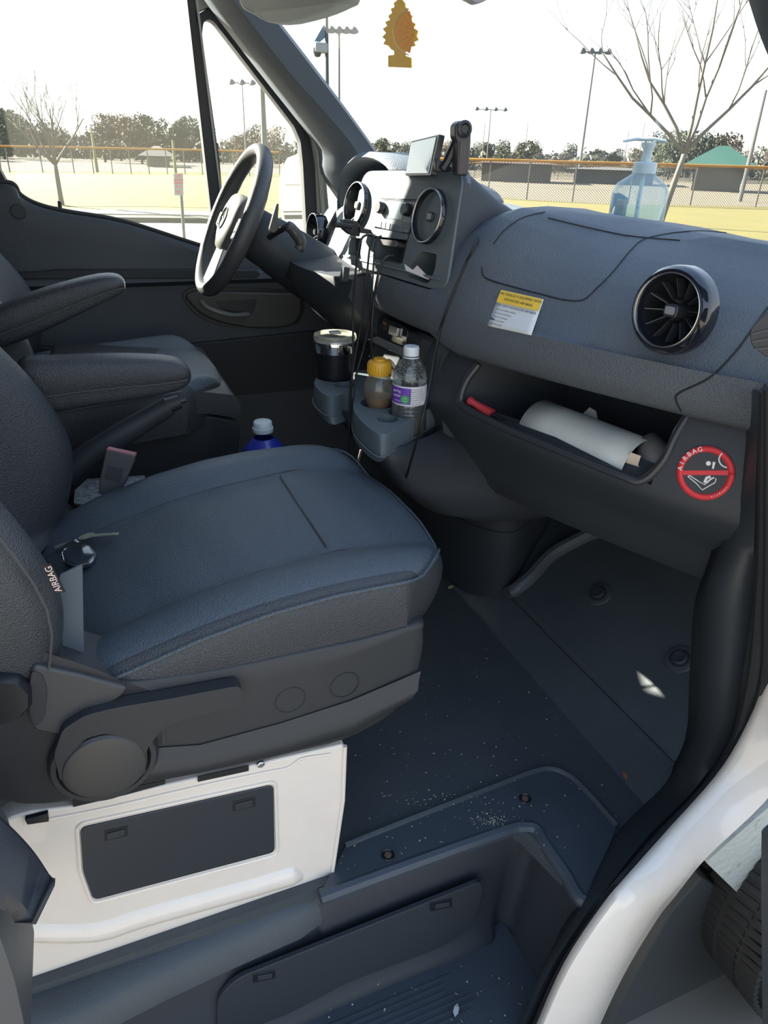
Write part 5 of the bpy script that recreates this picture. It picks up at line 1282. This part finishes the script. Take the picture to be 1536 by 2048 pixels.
MB().prism([K(0, -.004), K(.006, -hw_), K(.022, -hw_), K(.030, -.005), K(kl-.004, -.0042), K(kl, 0), K(kl-.004, .0035), K(kl-.010, .002), K(kl-.016, .0040), K(kl-.022, .0022), K(kl-.028, .0040), K(.030, .005), K(.022, hw_), K(.006, hw_), K(0, .004)], (0, 0, .002)).build('door_key', mat('nickel_brass', (.62, .60, .44), .35, metal=.5), ky)
b1, b2 = su(150, 1080, .012), P(108, 1098, Y=su(112, 1096).y)
b2 = su(112, 1097, .012)
MB().tube([b1, b1.lerp(b2, .55)], .0028, 6).build('barrel_key_stem', SIL, ky); MB().tube([b1.lerp(b2, .5), b2], .0058, 12).build('barrel_key', CHR, ky)

# ================================================================== CRUMBS AND LEAVES ON THE FLOOR
random.seed(11); dm = MB()
def crumb(q, s):
    a = random.uniform(0, 2*pi)
    if random.random() < .35:
        dm.tube([q+Vector((0, 0, .001)), q+Vector((cos(a)*s*3, sin(a)*s*3, .001))], s*.16, 4)
    else:
        n = random.randint(3, 5); dm.prism([q+Vector((cos(a+2*pi*i/n)*s*random.uniform(.5, 1), sin(a+2*pi*i/n)*s*random.uniform(.5, 1), 0)) for i in range(n)], (0, 0, .0012))
for i in range(190):
    x, y = random.uniform(.0, .60), random.uniform(.73, 1.1); x = random.uniform(.2, .84)
    if x > .6: y = random.uniform(.62, 1.2)
    crumb(Vector((x, y, ZF+.0095 if y < .86 else ZF+.001)), random.choice((.0008, .0012, .002)))
for i in range(80): crumb(P(random.gauss(985, 22), random.gauss(1640, 7), Z=ZF+.010), .0012)
for i in range(45): crumb(P(random.gauss(905, 60), random.gauss(1600, 8)-((random.random()-.5)*20), Z=ZF+.010), .0014)
for i in range(60): crumb(Vector((random.uniform(.2, .6), random.uniform(.5, .70), ZT+.003)), random.choice((.0012, .0022)))
o = dm.build('floor_crumbs', mat('crumb_straw', (.48, .44, .34), .9), smooth=0, bevel=0); tag(o, 'scattered pale crumbs and straw bits on the cab floor and step', 'crumbs', kind='stuff')
def leafy(px, py, z, s, name, m, label, cat='leaf', ang=.5):
    q = P(px, py, Z=z)
    pts = [q+Vector((cos(ang)*a-sin(ang)*b, sin(ang)*a+cos(ang)*b, .002+abs(b)*.3)) for a, b in ((-s, 0), (-s*.4, s*.42), (s*.4, s*.36), (s, 0), (s*.4, -s*.38), (-s*.4, -s*.4))]
    o = MB().prism(pts, (0, 0, .0012)).build(name, m, smooth=0); tag(o, label, cat); return o
leafy(1249, 1553, ZF+.003, .010, 'dry_leaf', mat('leaf_rust', (.36, .13, .06), .7), 'small reddish dry leaf bit on the floor near the door opening', ang=1.2)
leafy(902, 1176, ZF+.012, .012, 'dry_leaf', mat('leaf_yellow', (.45, .36, .16), .7), 'small yellow dry leaf bit on the floor beyond the seat front', ang=.3)
leafy(757, 1963, ZT+.006, .009, 'dry_leaf', mat('leaf_tan', (.55, .33, .12), .7), 'small orange dry leaf on the door step', ang=1.0)
leafy(912, 2022, ZT+.006, .012, 'paper_scrap', mat('scrap_grey', (.45, .46, .44), .7), 'small pale paper scrap on the door step', 'paper', ang=.9)
# ================================================================== OUTSIDE
random.seed(5)
def gz(x, y): return P(x, y, Z=0)
ASPH = mat('asphalt', (.25, .225, .19), .9, var=(2, .5, (.20, .185, .16)))
GRASS = mat('winter_grass', (.115, .094, .005), .95, var=(.6, .8, (.088, .076, .005)), dirt=(3, .62, (.075, .068, .022)))
FIELD = mat('infield_clay', (.140, .112, .066), .95, var=(.2, .6, (.13, .11, .07)))
WALK = mat('sidewalk', (.15, .14, .12), .9)
o = MB().prism([(-60, -40, -.02), (60, -40, -.02), (60, 24, -.02), (-60, 24, -.02)], (0, 0, .02)).build('parking_lot', ASPH); tag(o, kind='structure')
def band(name, pts, m, z=.0, h=.03):
    o = MB().prism([Vector((p.x, p.y, z)) for p in pts], (0, 0, h)).build(name, m); tag(o, kind='structure'); return o
# grass verge seen through the windscreen, grass bank seen through the driver's window
gl = [gz(-200, 426), gz(400, 436), gz(640, 450), gz(900, 500), gz(1150, 520), gz(1700, 560)]
gf = [gz(1800, 425), gz(1536, 416), gz(1200, 410), gz(960, 396), gz(560, 372), gz(-300, 352)]
bank = band('grass_verge', gl+gf, GRASS, .0, .05)
cw = [gz(-300, 418), gz(400, 428), gz(560, 438)]; cw2 = [gz(560, 447), gz(400, 436), gz(-300, 426)]
o = band('sidewalk', cw+cw2, WALK, .03, .05)
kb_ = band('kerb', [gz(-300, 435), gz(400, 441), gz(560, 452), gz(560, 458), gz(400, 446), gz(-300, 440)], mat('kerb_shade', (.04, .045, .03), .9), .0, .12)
# gently mounded bank on the left
rows = []
for i in range(25):
    x = -300+i*45
    rows.append([])
    for j in range(9):
        y = 417-j*(417-344)/8; p = gz(x, y+max(0, (x-300))*.02); f = sin(pi*j/8)
        rows[-1].append(Vector((p.x, p.y, .06+.35*f+.06*sin(i*.9+j)*f)))
o = MB().grid(rows).build('grass_bank', GRASS, smooth=180); tag(o, kind='structure')
field = band('ball_field', [gz(-600, 352), gz(560, 372), gz(960, 396), gz(1200, 410), gz(1536, 416), gz(1900, 430), Vector((420, 100, 0)), Vector((420, 300, 0)), Vector((-160, 300, 0))], FIELD, .0, .04)
o = MB().prism([(-900, 24, -.3), (900, 24, -.3), (900, 900, -.3), (-900, 900, -.3)], (0, 0, .28)).build('ground_far', mat('far_ground', (.13, .11, .06), .95)); tag(o, kind='structure')
o = MB().prism([(-900, -300, -.3), (900, -300, -.3), (900, 24, -.3), (-900, 24, -.3)], (0, 0, .27)).build('ground_near', ASPH); tag(o, kind='structure')
# chain-link fence with its yellow top rail
def wire(name):
    m = bpy.data.materials.new(name); m.use_nodes = True; t = m.node_tree; t.nodes.clear(); L = t.links.new
    o = t.nodes.new('ShaderNodeOutputMaterial'); tr = t.nodes.new('ShaderNodeBsdfTransparent'); df = t.nodes.new('ShaderNodeBsdfDiffuse'); df.inputs[0].default_value = (.09, .09, .08, 1)
    tc = t.nodes.new('ShaderNodeTexCoord'); mx = t.nodes.new('ShaderNodeMixShader')
    prev = None
    for sgn in (1, -1):
        wv = t.nodes.new('ShaderNodeTexWave'); wv.inputs['Scale'].default_value = 5.5; wv.bands_direction = 'DIAGONAL'
        mp = t.nodes.new('ShaderNodeMapping'); mp.inputs['Scale'].default_value = (sgn, 0, 1); L(tc.outputs['Object'], mp.inputs[0]); L(mp.outputs[0], wv.inputs['Vector'])
        gt = t.nodes.new('ShaderNodeMath'); gt.operation = 'GREATER_THAN'; gt.inputs[1].default_value = .94; L(wv.outputs['Fac'], gt.inputs[0])
        if prev is None: prev = gt
        else:
            mm = t.nodes.new('ShaderNodeMath'); mm.operation = 'MAXIMUM'; L(prev.outputs[0], mm.inputs[0]); L(gt.outputs[0], mm.inputs[1]); prev = mm
    L(prev.outputs[0], mx.inputs[0]); L(tr.outputs[0], mx.inputs[1]); L(df.outputs[0], mx.inputs[2]); L(mx.outputs[0], o.inputs[0])
    return m
WIRE = wire('chain_link_wire'); POSTM = mat('post_steel', (.09, .085, .07), .6); RAILM = mat('rail_yellow', (.34, .15, .002), .5)
def fence(name, base, tops, label, posts):
    a = gz(*base[0]); e = empty(name, a, label, 'fence')
    B = [gz(x, y) for x, y in base]
    # the rail height follows from the pixel of the rail above each base point
    Tt = []
    for b, (x, y) in zip(B, tops):
        d = ray(x, y); t = (b-CAM).xy.dot(Vector((d.x, d.y)).normalized())/Vector((d.x, d.y)).length; Tt.append((CAM+d*t).z)
    T3 = [Vector((b.x, b.y, z)) for b, z in zip(B, Tt)]
    MB().tube(T3, .06, 8).build('top_rail', RAILM, e)
    v = []; f = []
    for i, (b, t_) in enumerate(zip(B, T3)): v += [b, t_]
    for i in range(len(B)-1): f.append((2*i, 2*i+2, 2*i+3, 2*i+1))
    obj('mesh_panel', v, f, WIRE, e, smooth=0, center=True)
    for k in range(posts+1):
        s = k/posts*(len(B)-1); i = min(len(B)-2, int(s)); u = s-i; b = B[i].lerp(B[i+1], u); t_ = T3[i].lerp(T3[i+1], u)
        MB().tube([b, t_], .035, 6).build('post', POSTM, e)
    return e
fence('chain_link_fence', [(-120, 352), (150, 354), (300, 356), (440, 358), (560, 362)], [(-120, 290), (150, 295), (300, 298), (440, 301), (560, 305)], 'chain-link fence with yellow top rail beyond the driver door window', 16)
fence('chain_link_fence', [(740, 385), (960, 398), (1100, 404), (1300, 411), (1536, 417), (1700, 424)], [(740, 314), (960, 319), (1100, 323), (1300, 328), (1536, 335), (1700, 340)], 'chain-link fence with yellow top rail seen through the windscreen', 9)
fence('backstop_fence', [(700, 350), (960, 356), (1200, 362), (1560, 368)], [(700, 322), (960, 326), (1200, 332), (1560, 340)], 'far low fence line at the back of the ball field', 22)
# trees
BARK = mat('pale_bark', (.14, .12, .095), .9, var=(8, .6, (.09, .08, .065))); BARKD = mat('grey_bark', (.07, .06, .045), .9)
def branch(mb, p, d, L_, r, lvl, spread, rnd, up=.15, tip=.0):
    n = 5; pts = [p]; q = p.copy(); dd = d.copy()
    for i in range(n):
        dd = (dd+Vector((rnd.gauss(0, .10), rnd.gauss(0, .10), rnd.gauss(0, .06)+up*.3))).normalized(); q = q+dd*(L_/n); pts.append(q)
    mb.tube(pts, [r*(1-.62*i/n) for i in range(n+1)], 5 if lvl > 1 else 8)
    if lvl <= 0: return
    for k in range(rnd.randint(3, 5) if lvl > 1 else rnd.randint(3, 4)):
        i = rnd.randint(2, n); b = pts[i]; a = rnd.uniform(0, 2*pi); s = rnd.uniform(.45, 1)*spread
        nd = (dd+Vector((cos(a)*s, sin(a)*s, rnd.uniform(-.1, .35)))).normalized()
        branch(mb, b, nd, L_*rnd.uniform(.5, .75), r*(1-.62*i/n)*.62, lvl-1, spread, rnd, up)
def bare_tree(name, base, h, seed, r, spread, label, group=None, m=BARK, lvl=4, trunk=.35, forks=None, lean=(0, 0)):
    rnd = random.Random(seed); e = empty(name, base, label, 'tree', group)
    tp = [base+Vector((lean[0]*t, lean[1]*t, h*trunk*t)) for t in (0, .25, .5, .75, 1)]
    MB().tube(tp, [r*1.15, r, r*.95, r*.9, r*.8], 10).build('trunk', m, e, smooth=180)
    mb = MB()
    for d in (forks or [(rnd.uniform(-.5, .5), rnd.uniform(-.5, .5), 1) for _ in range(4)]):
        branch(mb, tp[-1]+Vector((0, 0, -.02)), Vector(d).normalized(), h*(1-trunk)*.60, r*.60, lvl-1, spread, rnd)
    mb.build('branches', m, e, smooth=180)
    return e
rt_ = VR0
b = P(1318, 452, Z=.03); 
dist = b.xy.length; top_ = 0
bare_tree('bare_tree', b, 8.4, 21, .095, .85, 'tall bare pale-barked tree close beyond the windscreen on the right', None, BARK, 6, .24, [tuple(rt_*.30+Vector((0, 0, 1))), tuple(rt_*.06+Vector((0, .1, 1))), tuple(rt_*-.28+Vector((0, .1, 1))), tuple(rt_*.60+Vector((0, -.1, .9))), tuple(rt_*-.85+Vector((0, .1, .7)))], lean=tuple((rt_*.35).xy))
b = P(124, 412, Z=.05)
bare_tree('bare_tree', b, 3.9, 8, .075, .8, 'small bare tree with spreading crown beyond the driver window at the left', None, BARKD, 5, .30, [tuple(rt_*.7+Vector((0, 0, .8))), tuple(rt_*-.8+Vector((0, .2, .7))), (0, .1, 1), tuple(rt_*.35+Vector((0, -.3, 1))), tuple(rt_*-.4+Vector((0, .3, 1)))])
# background tree belt
LEAFD = mat('evergreen_leaf', (.035, .045, .02), .9, var=(1.5, .7, (.055, .065, .03))); LEAFB = mat('brown_leaf', (.095, .068, .04), .9, var=(1.5, .7, (.07, .055, .032))); LEAFG = mat('olive_leaf', (.075, .075, .035), .9, var=(1.5, .6, (.05, .055, .028)))
def crown_mesh(seed, h, w_, n, leaf, top=.5):
    rnd = random.Random(seed); v = []; f = []
    blobs = [(Vector((rnd.gauss(0, w_*.28), rnd.gauss(0, w_*.28), h*rnd.uniform(.30, .92))), rnd.uniform(.16, .30)*w_) for _ in range(13)]
    for i in range(n):
        c, r = rnd.choice(blobs); d = Vector((rnd.gauss(0, 1), rnd.gauss(0, 1), rnd.gauss(0, 1))).normalized()*r*rnd.uniform(.6, 1.05); q = c+d
        a = Vector((rnd.gauss(0, 1), rnd.gauss(0, 1), rnd.gauss(0, 1))).normalized(); b = a.orthogonal().normalized(); s = leaf*rnd.uniform(.6, 1.3)
        k = len(v); v += [q-a*s, q+b*s*.6, q+a*s, q-b*s*.6]; f.append((k, k+1, k+2, k+3))
    return v, f
protos = []
specs = [('evergreen_tree', LEAFD, 7.5, 6, 'dark green'), ('brown_leaved_tree', LEAFB, 7.0, 6.5, 'brown'), ('olive_tree_crown', LEAFG, 6.5, 6.5, 'olive green')]
for k, (nm, m, h, w_, cn) in enumerate(specs):
    e = empty(nm if k < 2 else 'mixed_tree', (0, 0, 0), '%s tree in the distant tree belt beyond the ball field' % cn, 'tree', '%s trees of the distant tree belt' % cn)
    v, f = crown_mesh(40+k, h, w_, 2600, .22)
    obj('crown', v, f, m, e, smooth=0, recalc=False)
    MB().tube([(0, 0, 0), (0, 0, h*.3), (.1, 0, h*.7)], [.22, .18, .08], 7).build('trunk', BARKD, e)
    protos.append([e, False])
rnd = random.Random(9); eb = empty('leafless_tree', (0, 0, 0), 'grey leafless tree in the distant tree belt beyond the ball field', 'tree', 'leafless trees of the distant tree belt')
mbb = MB()
for k in range(5): branch(mbb, Vector((0, 0, 2.2)), Vector((rnd.uniform(-.5, .5), rnd.uniform(-.5, .5), 1)).normalized(), 3.2, .10, 3, .5, rnd)
mbb.build('branches', mat('twig_grey', (.11, .09, .07), .9), eb, smooth=0); MB().tube([(0, 0, 0), (0, 0, 2.3)], [.18, .14], 7).build('trunk', BARKD, eb)
protos.append([eb, False])
def place(k, pos, s, rz=0):
    e, used = protos[k]
    o = copy_tree(e) if used else e
    protos[k][1] = True
    o.location = pos; o.scale = (s, s, s); o.rotation_euler = (0, 0, rz); return o
def horiz(x): return 287+.0314*x
rnd = random.Random(4)
skyl = [(-120, 215), (0, 212), (60, 222), (110, 250), (190, 240), (260, 226), (320, 236), (380, 242), (430, 262), (500, 265), (560, 240), (640, 258), (740, 280), (800, 282), (860, 278), (960, 285), (1010, 276), (1070, 292), (1140, 295), (1240, 292), (1330, 268), (1400, 262), (1480, 272), (1536, 280), (1620, 262)]
for i in range(74):
    x = -130+i*24+rnd.uniform(-9, 9)
    dist = rnd.uniform(95, 150)
    d = ray(x, 340); hd_ = Vector((d.x, d.y, 0)).normalized(); pos = hd_*dist
    # tree height from the skyline at this pixel column
    yt = interp(skyl, x)+rnd.uniform(-4, 14); dd = ray(x, yt); tt = dist/Vector((dd.x, dd.y)).length; H = (CAM+dd*tt).z
    k = rnd.choice((0, 0, 1, 2, 3)) if x > 700 else rnd.choice((0, 1, 1, 2, 3, 3))
    base_h = (7.2, 6.8, 6.3, 8.2)[k]
    t_ = place(k, Vector((pos.x, pos.y, -.1)), max(.35, H/base_h), rnd.uniform(0, 6))
    zn = 'seen through the driver door window' if x < 400 else ('seen through the quarter window' if x < 640 else ('between the pillar and the camera mount' if x < 940 else ('between the camera mount and pump bottle' if x < 1240 else 'right of the pump bottle')))
    kn = ('dark green', 'brown', 'olive green', 'grey leafless')[k]
    t_['label'] = 'distant %s tree beyond the field, %s' % (kn, zn); t_['group'] = '%s trees %s' % (kn, zn)
# thin understorey so that the belt is closed near the ground
v = []; f = []; rnd = random.Random(77)
for i in range(9000):
    x = rnd.uniform(-200, 1750); dist = rnd.uniform(120, 160); d = ray(x, 340); hd_ = Vector((d.x, d.y, 0)).normalized(); q = hd_*dist+Vector((0, 0, rnd.uniform(0, 3.6)*rnd.uniform(.3, 1)))
    a = Vector((rnd.gauss(0, 1), rnd.gauss(0, 1), rnd.gauss(0, 1))).normalized(); b = a.orthogonal().normalized(); s = rnd.uniform(.3, .7); k = len(v)
    v += [q-a*s, q+b*s*.7, q+a*s, q-b*s*.7]; f.append((k, k+1, k+2, k+3))
o = obj('undergrowth', v, f, mat('brush_leaf', (.075, .065, .04), .9, var=(.05, .8, (.045, .05, .028))), smooth=0, recalc=False); tag(o, 'low brush closing the foot of the distant tree belt', 'brush', kind='stuff')
# light poles
def pole_at(name, x, ybase_dist, ytop, label, heads=5, r=.13, group=None, m=None, wid=2.2):
    d = ray(x, 330); hd_ = Vector((d.x, d.y, 0)).normalized()*ybase_dist
    dd = ray(x, ytop); tt = ybase_dist/Vector((dd.x, dd.y)).length; H = (CAM+dd*tt).z
    # keep the top over the pixel: x of the top ray
    q = CAM+dd*tt; e = empty(name, (q.x, q.y, 0), label, 'light pole', group); m = m or mat('galvanised', (.13, .13, .12), .5)
    MB().tube([(q.x, q.y, 0), (q.x, q.y, H)], [r, r*.6], 8).build('pole', m, e)
    if heads:
        MB().tube([Vector((q.x, q.y, H))-VR0*wid/2, Vector((q.x, q.y, H))+VR0*wid/2], .05, 6).build('crossarm', m, e)
        for k in range(heads):
            c = Vector((q.x, q.y, H))+VR0*(-wid/2+wid*k/(heads-1))
            MB().lathe([(.08, .2), (.20, .1), (.34, -.12), (.33, -.16), (.01, -.12)], c+Vector((0, 0, .1)), (-.3, -.5, 1), n=12).build('lamp_head', mat('lamp_head_grey', (.08, .085, .08), .5), e)
    return e
e = pole_at('floodlight_pole', 678, 62, 62, 'tall floodlight pole with a cluster of lamps, left of the air freshener', 5)
e = pole_at('floodlight_pole', 1191, 74, 104, 'tall floodlight pole with a row of lamps between monitor and bare tree', 4)
pole_at('floodlight_pole', 982, 115, 219, 'distant small floodlight row on a pole above the camera mount', 4, .10, wid=4)
pole_at('floodlight_pole', 484, 80, 166, 'floodlight pole with three lamps seen through the quarter window', 3, .09, wid=2)
pole_at('floodlight_pole', 1532, 46, 180, 'pale pole near the right edge, seen through the windscreen', 0, .12)
e = pole_at('utility_pole', 523, 40, 157, 'thick grey pole behind the quarter window', 0, .20, m=mat('pole_grey_green', (.06, .075, .075), .6))
e = pole_at('camera_pole', 653, 22, 20, 'dark pole with solar panel and security camera beside the sun visor', 0, .075, m=mat('pole_dark', (.02, .028, .03), .5))
pt = e.location
c = P(642, 70, Y=pt.y); MB().prism([P(x, y, Y=pt.y) for x, y in ((629, 82), (646, 52), (652, 54), (652, 74), (640, 84))], (0, .04, 0)).build('solar_panel', mat('solar_blue', (.05, .10, .14), .3), e)
MB().box(P(641, 96, Y=pt.y), (.34, .25, .22)).build('camera_box', mat('camera_white', (.2, .22, .23), .4), e, bevel=.03)
MB().lathe([(.11, .1), (.11, 0), (.07, -.09), (.001, -.11)], P(635, 105, Y=pt.y), n=16).build('camera_dome', DK, e)
for x in (970, 1056, 1258, 1290, 1390, 1420, 1440):
    pole_at('field_pole', x, 90+.02*x, rnd.choice((245, 262, 285)), 'thin distant pole standing among the field structures', 0, .07, group='thin distant poles beyond the ball field', m=mat('pole_pale', (.14, .14, .13), .6))
for x in (182, 345):
    pole_at('foul_pole', x, 58, 280-(x == 182)*25, 'yellow-green foul pole behind the fence, %s' % ('left of the two seen through the driver window' if x == 182 else 'right of the two seen through the driver window'), 0, .12, m=mat('foul_yellow', (.16, .16, .06), .6))
# parking sign
sg = empty('parking_sign', P(368, 482, Z=0), 'white parking sign with red lettering on a dark post beyond the driver window', 'sign')
sy = P(363, 440, Z=0); sd_ = 13.5
def sp(x, y): return P(x, y, Y=sd_)
MB().tube([Vector((sp(360, 395).x, sd_+.03, 0)), Vector((sp(360, 350).x, sd_+.03, sp(360, 350).z))], .028, 8).build('sign_post', mat('sign_post_green', (.05, .06, .05), .6), sg)
pl_ = MB().prism([sp(347, 347), sp(366, 347), sp(367, 391), sp(349, 391)], (0, .01, 0)).build('sign_plate', mat('sign_white', (.20, .20, .19), .5), sg)
for s, y, z_ in (('P', 353, .09), ('RESERVED', 360, .035), ('PARKING', 366, .040), ('< >', 374, .07), ('VAN', 384, .045)):
    text('sign_text', s, z_, sp(357.5, y)+Vector((0, -.004, 0)), (1, 0, 0), (0, 0, 1), RED, pl_, .001)
# buildings
def bld(name, x0, x1, yt, yb, dist, label, wm, rm=None, roof=0):
    d0, d1 = ray(x0, yt), ray(x1, yt)
    a = Vector((d0.x, d0.y, 0)).normalized()*dist; b = Vector((d1.x, d1.y, 0)).normalized()*dist
    dd = ray((x0+x1)/2, yt); H = (CAM+dd*(dist/Vector((dd.x, dd.y)).length)).z
    e = empty(name, (a+b)/2, label, 'building'); n = Vector((0, 0, 1)).cross(b-a).normalized()*6; n = n if n.y > 0 else -n
    MB().prism([a, b, b+n, a+n], (0, 0, H)).build('wall', wm, e, smooth=0)
    if rm:
        o_ = (b-a).normalized()*.8; c = (a+b)/2+n/2+Vector((0, 0, H+roof)); z = Vector((0, 0, H))
        q = [a-o_-n*.1+z, b+o_-n*.1+z, b+o_+n*1.1+z, a-o_+n*1.1+z]; t1, t2 = c-(b-a)*.12, c+(b-a)*.12
        MB().add(q+[t1, t2], [(0, 1, 5, 4), (1, 2, 5), (2, 3, 4, 5), (3, 0, 4), (0, 3, 2, 1)]).build('roof', rm, e, smooth=0)
    return e
bld('picnic_shelter', 1392, 1490, 330, 350, 62, 'park shelter with green metal roof behind the fence on the right', mat('shelter_wall', (.11, .095, .07), .9), mat('roof_green', (.016, .062, .036), .5), 1.3)
bld('dugout', 965, 1105, 327, 362, 66, 'low brown dugout behind the fence, right of the camera mount', mat('dugout_wall', (.08, .065, .05), .9), mat('dugout_roof', (.07, .035, .025), .8), .3)
bld('dugout', 1150, 1310, 340, 362, 70, 'long grey dugout behind the pump bottle', mat('dugout_grey', (.07, .07, .06), .9), mat('dugout_roof_grey', (.085, .08, .07), .8), .2)
bld('equipment_shed', 292, 338, 312, 335, 82, 'pale equipment shed with dark roof behind the fence, left of window divider', mat('shed_wall', (.16, .15, .12), .9), mat('shed_roof', (.06, .058, .05), .8), .9)
o = MB().prism([P(x, y, Y=45) for x, y in ((1384, 345), (1402, 345), (1402, 360), (1384, 360))], (0, .05, 0)).build('white_notice', mat('notice_white', (.18, .18, .175), .6)); tag(o, 'small white notice board hanging on the fence below the green roof', 'sign')
